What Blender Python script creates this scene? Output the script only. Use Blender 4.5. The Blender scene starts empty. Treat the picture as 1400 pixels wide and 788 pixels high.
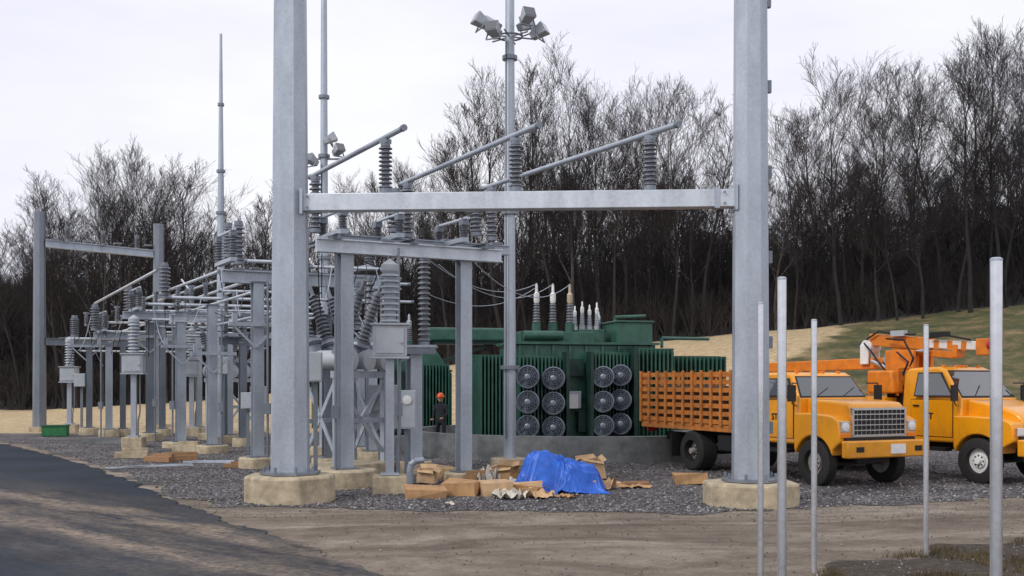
import bpy, bmesh, math, random
import numpy as np
from mathutils import Vector, Matrix, noise
R=math.radians; PI=math.pi
random.seed(7); np.random.seed(7)
scene=bpy.context.scene; COL=scene.collection
F=1480.; HZ=521.; CH=2.25
def W(px,py,Y): return Vector(((px-700)/F*Y, Y, CH+(HZ-py)/F*Y))
def GX(px,Y): return (px-700)/F*Y
V=Vector
# ------------------------------------------------------------ mesh builder
class MB:
    def __init__(s): s.v=[]; s.f=[]
    def add(s,vs,fs):
        b=len(s.v); s.v+=[tuple(v) for v in vs]; s.f+=[tuple(i+b for i in f) for f in fs]; return s
    def box(s,c,d,rz=0,rx=0,ry=0):
        M=Matrix.Rotation(rz,3,'Z')@Matrix.Rotation(ry,3,'Y')@Matrix.Rotation(rx,3,'X')
        vs=[]
        for i in (-.5,.5):
            for j in (-.5,.5):
                for k in (-.5,.5): vs.append(V(c)+M@V((i*d[0],j*d[1],k*d[2])))
        return s.add(vs,[(0,1,3,2),(4,6,7,5),(0,4,5,1),(2,3,7,6),(0,2,6,4),(1,5,7,3)])
    def bar(s,p0,p1,w,h):
        p0=V(p0);p1=V(p1);d=(p1-p0).normalized()
        up=V((0,0,1)) if abs(d.z)<.95 else V((0,1,0))
        a=d.cross(up).normalized()*(w/2); b=a.cross(d).normalized()*(h/2)
        vs=[]
        for p in (p0,p1):
            for i in (-1,1):
                for k in (-1,1): vs.append(p+a*i+b*k)
        return s.add(vs,[(0,1,3,2),(4,6,7,5),(0,4,5,1),(2,3,7,6),(0,2,6,4),(1,5,7,3)])
    def frame(s,d):
        d=d.normalized(); up=V((0,0,1)) if abs(d.z)<.95 else V((1,0,0))
        a=d.cross(up).normalized(); return a,d.cross(a).normalized()
    def lathe(s,p0,p1,prof,n=12):
        p0=V(p0);p1=V(p1);L=(p1-p0).length; d=(p1-p0)/L; a,b=s.frame(d); base=len(s.v)
        for t,r in prof:
            c=p0+d*(t*L)
            for k in range(n):
                an=2*PI*(k+.5)/n; s.v.append(tuple(c+a*(r*math.cos(an))+b*(r*math.sin(an))))
        m=len(prof)
        for i in range(m-1):
            for k in range(n):
                k2=(k+1)%n; s.f.append((base+i*n+k,base+i*n+k2,base+(i+1)*n+k2,base+(i+1)*n+k))
        s.f.append(tuple(base+k for k in range(n))[::-1]); s.f.append(tuple(base+(m-1)*n+k for k in range(n)))
        return s
    def tube(s,p0,p1,r0,r1=None,n=10):
        return s.lathe(p0,p1,[(0,r0),(1,r0 if r1 is None else r1)],n)
    def path(s,pts,r,n=6):
        pts=[V(p) for p in pts]
        for i in range(len(pts)-1):
            s.tube(pts[i],pts[i+1],r,r,n)
        return s
    def ring(s,c,ax,r,rt,n=20,m=5):
        a,b=s.frame(V(ax)); d=V(ax).normalized(); base=len(s.v); c=V(c)
        for i in range(n):
            t=2*PI*i/n; o=a*math.cos(t)+b*math.sin(t)
            for j in range(m):
                q=2*PI*j/m; s.v.append(tuple(c+o*(r+rt*math.cos(q))+d*(rt*math.sin(q))))
        for i in range(n):
            for j in range(m):
                s.f.append((base+i*m+j,base+((i+1)%n)*m+j,base+((i+1)%n)*m+(j+1)%m,base+i*m+(j+1)%m))
        return s
    def insul(s,p0,p1,r,n=8,core=.55,seg=12,taper=0):
        prof=[(0,r*core)]
        for i in range(n):
            t=i/n; d=1/n; k=1-taper*t
            prof+= [(t+.15*d,r*core*k),(t+.3*d,r*k),(t+.5*d,r*k*.97),(t+.85*d,r*core*k)]
        prof.append((1,r*core*(1-taper)))
        return s.lathe(p0,p1,prof,seg)
    def prism(s,pts,lo,hi):
        fl=lo if callable(lo) else (lambda x,z:lo); fh=hi if callable(hi) else (lambda x,z:hi)
        n=len(pts)
        vs=[(x,fl(x,z),z) for x,z in pts]+[(x,fh(x,z),z) for x,z in pts]
        fs=[tuple(range(n)),tuple(range(2*n-1,n-1,-1))]+[(i,i+n,(i+1)%n+n,(i+1)%n) for i in range(n)]
        return s.add(vs,fs)
    def build(s,name,mat,parent=None,smooth=True,bevel=0,recalc=True,label=None,ang=32):
        me=bpy.data.meshes.new(name); me.from_pydata(s.v,[],s.f)
        if recalc:
            bm=bmesh.new(); bm.from_mesh(me); bmesh.ops.recalc_face_normals(bm,faces=bm.faces); bm.to_mesh(me); bm.free()
        if smooth:
            me.polygons.foreach_set('use_smooth',[True]*len(me.polygons)); me.set_sharp_from_angle(angle=R(ang))
        me.materials.append(mat)
        o=bpy.data.objects.new(name,me); COL.objects.link(o); o.parent=parent
        if bevel:
            m=o.modifiers.new('b','BEVEL'); m.width=bevel; m.segments=3; m.limit_method='ANGLE'; m.angle_limit=R(40)
        if label: o['label']=label
        return o
def tag(o,label,cat,group=None,kind=None):
    if label: o['label']=label
    if cat: o['category']=cat
    if group: o['group']=group
    if kind: o['kind']=kind
    return o
def thing(name,label,cat,loc=(0,0,0),rz=0,group=None):
    o=bpy.data.objects.new(name,None); COL.objects.link(o); o.location=loc; o.rotation_euler=(0,0,rz); o.empty_display_size=.2
    return tag(o,label,cat,group)
# ------------------------------------------------------------ materials
def newmat(name):
    m=bpy.data.materials.new(name); m.use_nodes=True; nt=m.node_tree; b=nt.nodes['Principled BSDF']; return m,nt,b
def ramp(nt,src,stops):
    r=nt.nodes.new('ShaderNodeValToRGB'); e=r.color_ramp.elements
    while len(e)<len(stops): e.new(.5)
    for i,(p,c) in enumerate(stops): e[i].position=p; e[i].color=(*c,1)
    nt.links.new(src,r.inputs[0]); return r
def tex(nt,kind,scale,vec=None,**k):
    n=nt.nodes.new(kind)
    if 'Scale' in n.inputs: n.inputs['Scale'].default_value=scale
    for a,b in k.items():
        if a in n.inputs: n.inputs[a].default_value=b
    if vec: nt.links.new(vec,n.inputs['Vector'])
    return n
def objco(nt,scale=(1,1,1),rz=0):
    tc=nt.nodes.new('ShaderNodeTexCoord'); m0=nt.nodes.new('ShaderNodeMapping'); m0.inputs['Rotation'].default_value=(0,0,rz)
    mp=nt.nodes.new('ShaderNodeMapping'); mp.inputs['Scale'].default_value=scale
    nt.links.new(tc.outputs['Object'],m0.inputs[0]); nt.links.new(m0.outputs[0],mp.inputs[0]); return mp.outputs[0]
def mul(c,k): return tuple(min(1,x*k) for x in c)
def simple(name,c,rough=.6,metal=0,var=.2,scale=6,bump=.1,stretch=(1,1,1),c2=None,coat=0,detail=5,grime=0):
    m,nt,b=newmat(name); co=objco(nt,stretch)
    n=tex(nt,'ShaderNodeTexNoise',scale,co,Detail=detail,Roughness=.65)
    r=ramp(nt,n.outputs[0],[(.3,mul(c,1-var)),(.7,c2 or mul(c,1+var))]); out=r.outputs[0]
    if grime:
        co2=objco(nt,(1,1,.6)); g=tex(nt,'ShaderNodeTexNoise',2.1,co2,Detail=9,Roughness=.75); gr=ramp(nt,g.outputs[0],[(.48,(0,0,0)),(.8,(grime,)*3)])
        tc=nt.nodes.new('ShaderNodeTexCoord'); sx=nt.nodes.new('ShaderNodeSeparateXYZ'); nt.links.new(tc.outputs['Object'],sx.inputs[0])
        lo=nt.nodes.new('ShaderNodeMapRange'); lo.inputs[1].default_value=1.3; lo.inputs[2].default_value=.5; lo.inputs[3].default_value=0; lo.inputs[4].default_value=grime*.8; nt.links.new(sx.outputs[2],lo.inputs[0])
        ad=nt.nodes.new('ShaderNodeMath'); ad.operation='ADD'; ad.use_clamp=True
        ml=nt.nodes.new('ShaderNodeMath'); ml.operation='MULTIPLY'; nt.links.new(lo.outputs[0],ml.inputs[0]); nt.links.new(g.outputs[0],ml.inputs[1])
        nt.links.new(gr.outputs[0],ad.inputs[0]); nt.links.new(ml.outputs[0],ad.inputs[1])
        mx=nt.nodes.new('ShaderNodeMix'); mx.data_type='RGBA'; nt.links.new(ad.outputs[0],mx.inputs[0]); nt.links.new(out,mx.inputs[6]); mx.inputs[7].default_value=(.14,.09,.05,1); out=mx.outputs[2]
    nt.links.new(out,b.inputs['Base Color'])
    b.inputs['Roughness'].default_value=rough; b.inputs['Metallic'].default_value=metal
    if coat: b.inputs['Coat Weight'].default_value=coat
    if bump:
        bp=nt.nodes.new('ShaderNodeBump'); bp.inputs['Strength'].default_value=bump; bp.inputs['Distance'].default_value=.02
        nt.links.new(n.outputs[0],bp.inputs['Height']); nt.links.new(bp.outputs[0],b.inputs['Normal'])
    return m
def galv(name,c=(.42,.465,.52),metal=.45,rough=(.38,.52)):
    m,nt,b=newmat(name); co=objco(nt,(1,1,.3)); co1=objco(nt,(1,1,1))
    v=tex(nt,'ShaderNodeTexVoronoi',22,co1); n=tex(nt,'ShaderNodeTexNoise',2.6,co,Detail=6,Roughness=.6)
    mx=nt.nodes.new('ShaderNodeMix'); mx.data_type='FLOAT'; mx.inputs[0].default_value=.88
    sp=nt.nodes.new('ShaderNodeSeparateColor'); nt.links.new(v.outputs['Color'],sp.inputs[0])
    nt.links.new(sp.outputs[0],mx.inputs[2]); nt.links.new(n.outputs[0],mx.inputs[3])
    r=ramp(nt,mx.outputs[0],[(.3,mul(c,.80)),(.5,c),(.7,mul(c,1.18))]); nt.links.new(r.outputs[0],b.inputs['Base Color'])
    b.inputs['Metallic'].default_value=metal
    rr=ramp(nt,n.outputs[0],[(.3,(rough[0],)*3),(.7,(rough[1],)*3)]); nt.links.new(rr.outputs[0],b.inputs['Roughness'])
    return m
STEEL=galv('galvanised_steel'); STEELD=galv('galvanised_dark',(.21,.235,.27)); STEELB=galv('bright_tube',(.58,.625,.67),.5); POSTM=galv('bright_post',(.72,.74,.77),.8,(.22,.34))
PORC=simple('porcelain_grey',(.145,.155,.18),.35,var=.25,scale=9,bump=0)
PORCL=simple('porcelain_pale',(.36,.40,.44),.35,var=.15,scale=9,bump=0)
TANP=simple('bushing_tan',(.50,.40,.28),.4,var=.15,scale=9,bump=0)
CAB=simple('cabinet_grey',(.42,.45,.48),.5,var=.12,scale=3,bump=.03)
CONC=simple('concrete_tan',(.44,.365,.25),.9,var=.4,scale=4,bump=.5,detail=9)
CONCG=simple('concrete_grey',(.17,.18,.18),.9,var=.4,scale=2.5,bump=.4,detail=9)
YEL=simple('truck_paint',(.86,.345,.006),.3,var=.07,scale=2.5,bump=0,coat=.4,grime=.4)
ORG=simple('stake_paint',(.50,.17,.028),.65,var=.35,scale=5,bump=.05,grime=.55)
BOOM=simple('boom_paint',(.72,.21,.012),.45,var=.2,scale=4,bump=.02,grime=.45)
GRN=simple('transformer_green',(.022,.088,.060),.36,var=.3,scale=2.5,bump=.05,c2=(.040,.135,.095))
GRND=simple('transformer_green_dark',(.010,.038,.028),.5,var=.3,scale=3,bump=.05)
FANM=simple('fan_grey',(.165,.195,.235),.4,metal=.3,var=.25,scale=8,bump=0)
FAND=simple('fan_drum',(.085,.105,.13),.45,metal=.3,var=.25,scale=8,bump=0)
BLK=simple('black_parts',(.010,.010,.011),.6,var=.3,scale=8,bump=.05)
RUB=simple('tyre_rubber',(.018,.017,.016),.85,var=.35,scale=14,bump=.3)
CHR=simple('chrome',(.65,.65,.65),.2,metal=1,var=.05,scale=5,bump=0)
WHT=simple('white_paint',(.78,.78,.76),.5,var=.1,scale=5,bump=0)
RIMW=simple('rim_grey',(.30,.28,.25),.6,var=.4,scale=9,bump=0)
AMB=simple('amber_lens',(.8,.22,.02),.25,var=.1,scale=5,bump=0)
RED=simple('red_paint',(.5,.03,.03),.4,var=.1,scale=5,bump=0)
CARD=simple('cardboard',(.43,.25,.115),.85,var=.25,scale=5,bump=.1)
CARD2=simple('cardboard_pale',(.54,.36,.20),.85,var=.22,scale=5,bump=.1)
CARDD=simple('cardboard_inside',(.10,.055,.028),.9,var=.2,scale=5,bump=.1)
WOOD=simple('wood_plank',(.33,.19,.095),.8,var=.35,scale=5,bump=.2,stretch=(1,8,8))
TARP=simple('blue_tarp',(.008,.085,.50),.42,var=.2,scale=3.5,bump=.25,c2=(.03,.16,.68))
PAPER=simple('packing_paper',(.6,.55,.46),.9,var=.35,scale=7,bump=.4)
BARK=simple('bark',(.022,.019,.019),.95,var=.5,scale=5,bump=.5,stretch=(1,1,.25))
TWIG=simple('twigs',(.028,.024,.026),.95,var=.4,scale=.6,bump=0)
TWIGB=simple('twigs_reddish',(.040,.029,.027),.95,var=.4,scale=.6,bump=0)
BARKG=simple('bark_grey',(.050,.046,.044),.95,var=.5,scale=5,bump=.5,stretch=(1,1,.25))
WOODM=simple('far_wood',(.022,.019,.020),.98,var=.5,scale=.35,bump=0)
BRUSH=simple('brush_stems',(.022,.018,.016),.98,var=.5,scale=.35,bump=0)
GLASS,nt,b=newmat('window_glass'); b.inputs['Base Color'].default_value=(.03,.037,.04,1); b.inputs['Roughness'].default_value=.05; b.inputs['Specular IOR Level'].default_value=1.0; b.inputs['Coat Weight'].default_value=1; b.inputs['Coat IOR'].default_value=1.7; b.inputs['Coat Roughness'].default_value=.04
LENS,nt,b=newmat('lamp_lens'); b.inputs['Base Color'].default_value=(.75,.78,.8,1); b.inputs['Roughness'].default_value=.1
SKIN=simple('skin',(.45,.26,.18),.6,var=.05,bump=0); CLOTH=simple('dark_cloth',(.02,.022,.03),.9,var=.3,bump=.2); HAT=simple('hard_hat',(.75,.10,.02),.3,var=.05,bump=0)
# ground materials
def ground_mat(name,kind):
    m,nt,b=newmat(name); L=nt.links.new; b.inputs['Roughness'].default_value=.95
    co=objco(nt)
    def mixc(f,a,c):
        x=nt.nodes.new('ShaderNodeMix'); x.data_type='RGBA'
        if hasattr(f,'links'): L(f,x.inputs[0])
        else: x.inputs[0].default_value=f
        for s,i in ((a,6),(c,7)):
            if isinstance(s,tuple): x.inputs[i].default_value=(*s,1)
            else: L(s,x.inputs[i])
        return x.outputs[2]
    def mulc(a,c,f=1.0):
        x=nt.nodes.new('ShaderNodeMix'); x.data_type='RGBA'; x.blend_type='MULTIPLY'; x.inputs[0].default_value=f; L(a,x.inputs[6]); L(c,x.inputs[7]); return x.outputs[2]
    def bump(src,st,d=.03):
        bp=nt.nodes.new('ShaderNodeBump'); bp.inputs['Strength'].default_value=st; bp.inputs['Distance'].default_value=d
        L(src,bp.inputs['Height']); L(bp.outputs[0],b.inputs['Normal'])
    def math_(op,a,c=None):
        x=nt.nodes.new('ShaderNodeMath'); x.operation=op
        for s,i in ((a,0),(c,1)):
            if s is None: continue
            if isinstance(s,(int,float)): x.inputs[i].default_value=s
            else: L(s,x.inputs[i])
        return x.outputs[0]
    if kind=='gravel':
        v=tex(nt,'ShaderNodeTexVoronoi',22,co); sp=nt.nodes.new('ShaderNodeSeparateColor'); L(v.outputs['Color'],sp.inputs[0])
        n=tex(nt,'ShaderNodeTexNoise',.6,co,Detail=7)
        r=ramp(nt,sp.outputs[0],[(.0,(.045,.042,.046)),(.45,(.105,.10,.106)),(.8,(.18,.172,.175)),(.95,(.34,.33,.325))])
        r2=ramp(nt,n.outputs[0],[(.35,(.58,.53,.49)),(.65,(1.1,1.07,1.06))])
        d=ramp(nt,v.outputs['Distance'],[(.1,(1,1,1)),(.6,(0,0,0))])
        L(mulc(r.outputs[0],r2.outputs[0]),b.inputs['Base Color']); bump(d.outputs[0],1,.03)
    elif kind=='asphalt':
        n=tex(nt,'ShaderNodeTexNoise',70,co,Detail=4); base=ramp(nt,n.outputs[0],[(.3,(.007,.012,.020)),(.75,(.024,.036,.053))])
        big=tex(nt,'ShaderNodeTexNoise',.5,co,Detail=6); bs=ramp(nt,big.outputs[0],[(.3,(.6,.6,.6)),(.7,(1.5,1.45,1.4))])
        x=mulc(base.outputs[0],bs.outputs[0])
        co2=objco(nt,(.3,1.4,1),R(44)); s1=tex(nt,'ShaderNodeTexNoise',1.5,co2,Detail=10,Roughness=.78); s2=tex(nt,'ShaderNodeTexNoise',7,co,Detail=7,Roughness=.8)
        sx=nt.nodes.new('ShaderNodeSeparateXYZ'); L(co,sx.inputs[0])
        dd=math_('ADD',math_('MULTIPLY',sx.outputs[0],.697),math_('MULTIPLY',sx.outputs[1],.717))
        dd=math_('ADD',dd,math_('MULTIPLY',math_('SUBTRACT',big.outputs[0],.5),1.6))
        def band(c,w): return ramp(nt,math_('DIVIDE',math_('ABSOLUTE',math_('SUBTRACT',dd,c)),w),[(.0,(1,1,1)),(1,(0,0,0))]).outputs[0]
        bands=math_('MAXIMUM',math_('MAXIMUM',band(8.35,.8),math_('MULTIPLY',band(7.0,.6),.9)),math_('MULTIPLY',band(7.6,3.0),.42))
        sm=ramp(nt,s1.outputs[0],[(.34,(0,0,0)),(.58,(1,1,1))]); sm2=ramp(nt,s2.outputs[0],[(.36,(.2,.2,.2)),(.58,(1,1,1))])
        f=math_('MULTIPLY',math_('MULTIPLY',sm.outputs[0],bands),sm2.outputs[0])
        L(mixc(f,x,(.36,.28,.205)),b.inputs['Base Color']); b.inputs['Roughness'].default_value=.85; b.inputs['Specular IOR Level'].default_value=.25; bump(n.outputs[0],.4,.01)
    elif kind=='verge':
        n=tex(nt,'ShaderNodeTexNoise',9,co,Detail=8,Roughness=.75); r=ramp(nt,n.outputs[0],[(.3,(.022,.018,.014)),(.55,(.075,.055,.037)),(.7,(.19,.145,.10))])
        L(r.outputs[0],b.inputs['Base Color']); bump(n.outputs[0],1,.06)
    elif kind=='terrain':
        sx=nt.nodes.new('ShaderNodeSeparateXYZ'); L(co,sx.inputs[0]); X=sx.outputs[0]; Y=sx.outputs[1]
        cr=objco(nt,(.35,1.0,1),R(-6)); n1=tex(nt,'ShaderNodeTexNoise',.8,cr,Detail=10,Roughness=.68,Distortion=.8); n2=tex(nt,'ShaderNodeTexNoise',16,co,Detail=7,Roughness=.75); n3=tex(nt,'ShaderNodeTexNoise',2.3,co,Detail=8,Roughness=.75)
        d1=ramp(nt,n1.outputs[0],[(.32,(.135,.102,.075)),(.5,(.25,.205,.155)),(.66,(.40,.345,.275))]); d2=ramp(nt,n2.outputs[0],[(.3,(.5,.5,.5)),(.58,(1,1,1))]); d3=ramp(nt,n3.outputs[0],[(.35,(.68,.66,.64)),(.6,(1.08,1.07,1.06))])
        ry=math_('ADD',Y,math_('MULTIPLY',X,-.10)); ry=math_('ADD',ry,math_('MULTIPLY',math_('SUBTRACT',n1.outputs[0],.5),1.4))
        def rut(c,w): return ramp(nt,math_('DIVIDE',math_('ABSOLUTE',math_('SUBTRACT',ry,c)),w),[(.0,(.66,.64,.62)),(1,(1,1,1))]).outputs[0]
        dirt=mulc(mulc(mulc(d1.outputs[0],d2.outputs[0],.65),d3.outputs[0],.9),rut(16.6,.5),.8); dirt=mulc(dirt,rut(14.7,.45),.7)
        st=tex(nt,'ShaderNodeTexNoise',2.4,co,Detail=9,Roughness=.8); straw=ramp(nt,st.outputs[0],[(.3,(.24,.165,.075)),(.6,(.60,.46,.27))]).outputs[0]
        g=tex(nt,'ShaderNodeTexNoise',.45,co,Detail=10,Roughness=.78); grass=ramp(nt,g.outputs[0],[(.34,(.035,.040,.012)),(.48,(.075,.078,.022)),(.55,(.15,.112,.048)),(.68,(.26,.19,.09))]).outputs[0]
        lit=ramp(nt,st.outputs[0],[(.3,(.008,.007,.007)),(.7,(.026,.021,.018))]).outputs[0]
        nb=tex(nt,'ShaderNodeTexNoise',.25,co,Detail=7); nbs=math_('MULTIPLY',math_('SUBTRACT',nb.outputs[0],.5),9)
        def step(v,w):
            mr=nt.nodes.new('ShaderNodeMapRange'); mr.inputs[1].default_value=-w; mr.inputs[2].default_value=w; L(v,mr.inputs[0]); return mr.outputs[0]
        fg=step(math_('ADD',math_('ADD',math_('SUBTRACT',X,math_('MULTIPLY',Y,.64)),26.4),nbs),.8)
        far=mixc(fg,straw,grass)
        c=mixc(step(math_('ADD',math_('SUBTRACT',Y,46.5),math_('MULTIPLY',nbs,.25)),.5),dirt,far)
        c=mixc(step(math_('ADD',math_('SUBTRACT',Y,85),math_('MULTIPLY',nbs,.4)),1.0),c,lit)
        L(c,b.inputs['Base Color']); bump(n2.outputs[0],.9,.04)
    return m
# ------------------------------------------------------------ world, sun, camera
w=bpy.data.worlds.new('World'); scene.world=w; w.use_nodes=True; nt=w.node_tree; bg=nt.nodes['Background']
sky=nt.nodes.new('ShaderNodeTexSky'); sky.sky_type='NISHITA'; sky.sun_disc=False; sky.sun_elevation=R(40); sky.sun_rotation=R(228); sky.air_density=1; sky.dust_density=3
tc=nt.nodes.new('ShaderNodeTexCoord'); mp=nt.nodes.new('ShaderNodeMapping'); mp.inputs['Scale'].default_value=(1,1,3.2); nt.links.new(tc.outputs['Generated'],mp.inputs[0])
nz=tex(nt,'ShaderNodeTexNoise',1.6,mp.outputs[0],Detail=7,Roughness=.55)
rp=ramp(nt,nz.outputs[0],[(.30,(.79,.80,.90)),(.5,(.89,.895,.97)),(.66,(1,1,1.03))])
sc=nt.nodes.new('ShaderNodeMix'); sc.data_type='RGBA'; sc.blend_type='MULTIPLY'; sc.inputs[0].default_value=1; nt.links.new(rp.outputs[0],sc.inputs[6]); sc.inputs[7].default_value=(10.3,10.3,10.6,1)
mx=nt.nodes.new('ShaderNodeMix'); mx.data_type='RGBA'; mx.inputs[0].default_value=.95
nt.links.new(sky.outputs[0],mx.inputs[6]); nt.links.new(sc.outputs[2],mx.inputs[7]); nt.links.new(mx.outputs[2],bg.inputs[0]); bg.inputs[1].default_value=.1
sl=bpy.data.lights.new('sun','SUN'); sl.energy=1.5; sl.angle=R(11); sl.color=(1,.97,.93); so=bpy.data.objects.new('sun',sl); COL.objects.link(so)
so.rotation_euler=(R(50),0,R(-48))
cd=bpy.data.cameras.new('camera'); cam=bpy.data.objects.new('camera',cd); COL.objects.link(cam); cam.location=(0,0,CH); cam.rotation_euler=(R(90),0,0)
cd.sensor_width=36; cd.lens=36*F/1400; cd.shift_y=(HZ-394)/1400; cd.clip_end=3000; scene.camera=cam
scene.view_settings.view_transform='Standard'; scene.view_settings.look='None'; scene.view_settings.exposure=0
# ------------------------------------------------------------ terrain
def hh(x,y):
    zc=float(np.interp(x,[-60,-36,-20.7,-4.6,11.5,28,40,80,140],[0,0,.9,3.5,5.4,6.9,8.3,12,15]))
    t=min(1,max(0,(y-47)/38)); s=t*t*(3-2*t)*.5+t*.5
    z=zc*s
    if y>47: z+=.3*t*noise.noise(V((x*.12,y*.12,0)))+.1*t*noise.noise(V((x*.5,y*.5,4)))
    if y>86: z+=min(1,(y-86)/90)*12
    return z
xs=np.concatenate([np.linspace(-600,-110,8),np.linspace(-100,110,140),np.linspace(125,600,8)])
ys=np.concatenate([[-60,-20,10,30,46],np.linspace(47,110,70),np.linspace(115,180,16),[260,500,1200]])
g=MB(); nx=len(xs)
for y in ys:
    for x in xs: g.v.append((float(x),float(y),hh(x,y)))
for j in range(len(ys)-1):
    for i in range(nx-1): a=j*nx+i; g.f.append((a,a+1,a+nx+1,a+nx))
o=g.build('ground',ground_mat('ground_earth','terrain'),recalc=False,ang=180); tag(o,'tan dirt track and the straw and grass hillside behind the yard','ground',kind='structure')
def sheet(name,poly,z,mat,label,cat,jit=.15,step=.5):
    pts=[]; n=len(poly)
    for i in range(n):
        a=V(poly[i]).to_2d(); c=V(poly[(i+1)%n]).to_2d(); L=(c-a).length; k=max(1,int(L/step)) if L<40 else 4
        for j in range(k):
            p=a.lerp(c,j/k); nn=noise.noise(V((p.x*.9,p.y*.9,3)))*jit*1.6+random.uniform(-jit,jit)*.5; d=(c-a).normalized()
            pts.append((p.x-d.y*nn,p.y+d.x*nn,z))
    bm=bmesh.new(); vs=[bm.verts.new(p) for p in pts]; es=[bm.edges.new((vs[i],vs[(i+1)%len(vs)])) for i in range(len(vs))]
    bmesh.ops.triangle_fill(bm,use_beauty=True,edges=es)
    for f in bm.faces:
        if f.normal.z<0: f.normal_flip()
    me=bpy.data.meshes.new(name); bm.to_mesh(me); bm.free(); me.materials.append(mat); o=bpy.data.objects.new(name,me); COL.objects.link(o)
    return tag(o,label,cat,kind='structure')
PAD=[(-22,43.5),(-17.0,38),(-10.5,28),(-6.2,20.5),(-4.87,19.4),(-1.27,18.8),(3.1,18.4),(5.2,19.1),(9.9,20.7),(16,21.5),(40,24),(60,46.3),(-50,46.3)]
ROAD=[(3,-10),(1.2,6),(-1.5,12.4),(-3.25,15.3),(-6,19.7),(-10.8,28),(-17.6,38),(-24,43),(-70,50),(-70,30),(-30,10),(-20,-10)]
VERGE=[(2.9,9),(3.5,12.5),(4.4,13.5),(5.3,14.2),(7.3,15.2),(14,17),(30,18),(30,-5),(2.5,-5)]
sheet('gravel_pad',PAD,.008,ground_mat('gravel','gravel'),'grey crushed stone yard under the steelwork','gravel',.35,.25)
sheet('road',ROAD,.016,ground_mat('asphalt','asphalt'),'dark asphalt road with tan dust tracks on the left','road',.14,.16)
sheet('verge',VERGE,.012,ground_mat('verge_soil','verge'),'dark rough soil verge at lower right under the fence posts','soil',.35,.2)
# ------------------------------------------------------------ loose stones (uncountable)
def inpoly(x,y,P):
    c=False; n=len(P)
    for i in range(n):
        x1,y1=P[i];x2,y2=P[(i+1)%n]
        if (y1>y)!=(y2>y) and x<(x2-x1)*(y-y1)/(y2-y1)+x1: c=not c
    return c
def npmesh(name,v,f,mat):
    k=f.shape[1]; me=bpy.data.meshes.new(name); me.vertices.add(len(v)); me.vertices.foreach_set('co',v.astype(np.float32).ravel())
    me.loops.add(f.size); me.loops.foreach_set('vertex_index',f.astype(np.int32).ravel())
    me.polygons.add(len(f)); me.polygons.foreach_set('loop_start',np.arange(0,f.size,k,dtype=np.int32)); me.polygons.foreach_set('loop_total',np.full(len(f),k,dtype=np.int32))
    me.update(calc_edges=True); me.validate(); me.materials.append(mat); o=bpy.data.objects.new(name,me); COL.objects.link(o); return o
def stones(name,N,region,smin,smax,mat,label,cat):
    octv=np.array([(1,0,0),(-1,0,0),(0,1,0),(0,-1,0),(0,0,1),(0,0,-.5)],float); octf=np.array([(0,2,4),(2,1,4),(1,3,4),(3,0,4),(2,0,5),(1,2,5),(3,1,5),(0,3,5)])
    pts=[]
    while len(pts)<N:
        p=region()
        if p: pts.append(p)
    P=np.array(pts); S=np.random.uniform(smin,smax,N)*np.random.uniform(.6,1.3,N)
    vv=octv[None]*np.random.uniform(.55,1.25,(N,6,1))*S[:,None,None]; vv[:,:,2]*=.7
    a=np.random.uniform(0,6.28,N); c,s=np.cos(a)[:,None],np.sin(a)[:,None]
    x=vv[:,:,0]*c-vv[:,:,1]*s; y=vv[:,:,0]*s+vv[:,:,1]*c
    vv[:,:,0]=x+P[:,0,None]; vv[:,:,1]=y+P[:,1,None]; vv[:,:,2]+=.012
    ff=(octf[None]+(np.arange(N)*6)[:,None,None]).reshape(-1,3)
    o=npmesh(name,vv.reshape(-1,3),ff,mat); return tag(o,label,cat,kind='stuff')
STONE,nt_,b_=newmat('stone_bits'); gi=nt_.nodes.new('ShaderNodeNewGeometry')
r_=ramp(nt_,gi.outputs['Random Per Island'],[(.0,(.05,.046,.05)),(.5,(.12,.115,.12)),(.8,(.21,.205,.21)),(1,(.40,.39,.385))]); nt_.links.new(r_.outputs[0],b_.inputs['Base Color']); b_.inputs['Roughness'].default_value=.9
def reg_pad():
    y=18.2+(random.random()**1.8)*22; x=random.uniform(-.5,.5)*y
    return (x,y) if inpoly(x,y,PAD) else None
stones('gravel_stones',22000,reg_pad,.015,.042,STONE,'loose grey stones scattered over the yard','gravel')
def reg_dirt():
    y=random.uniform(11.5,20); x=random.uniform(-.3,.52)*y
    if inpoly(x,y,ROAD): 
        return (x,y) if random.random()<.04 else None
    if inpoly(x,y,VERGE): return (x,y)
    return (x,y) if random.random()<.22 or (y>17.6) else None
stones('pebbles',4500,reg_dirt,.006,.020,STONE,'small pebbles strewn on the dirt track and verge','gravel')
def tufts():
    N=1400; vs=[];fs=[]
    for i in range(N):
        while True:
            y=random.uniform(10,16.5); x=random.uniform(.2,.55)*y
            if inpoly(x,y,VERGE): break
        if noise.noise(V((x*.8,y*.8,5)))<-.05: continue
        for k in range(9):
            a=random.uniform(0,6.28); h=random.uniform(.03,.12); d=random.uniform(.01,.06); bx=x+random.uniform(-.05,.05); by=y+random.uniform(-.05,.05); q=len(vs)
            vs+=[(bx-.005,by,.01),(bx+.005,by,.01),(bx+d*math.cos(a),by+d*math.sin(a),h)]; fs.append((q,q+1,q+2))
    o=npmesh('verge_weeds',np.array(vs),np.array(fs),simple('weed',(.10,.075,.035),.9,var=.5,scale=2,bump=0)); tag(o,'low dry weeds on the dark verge at lower right','weeds',kind='stuff')
tufts()
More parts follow.
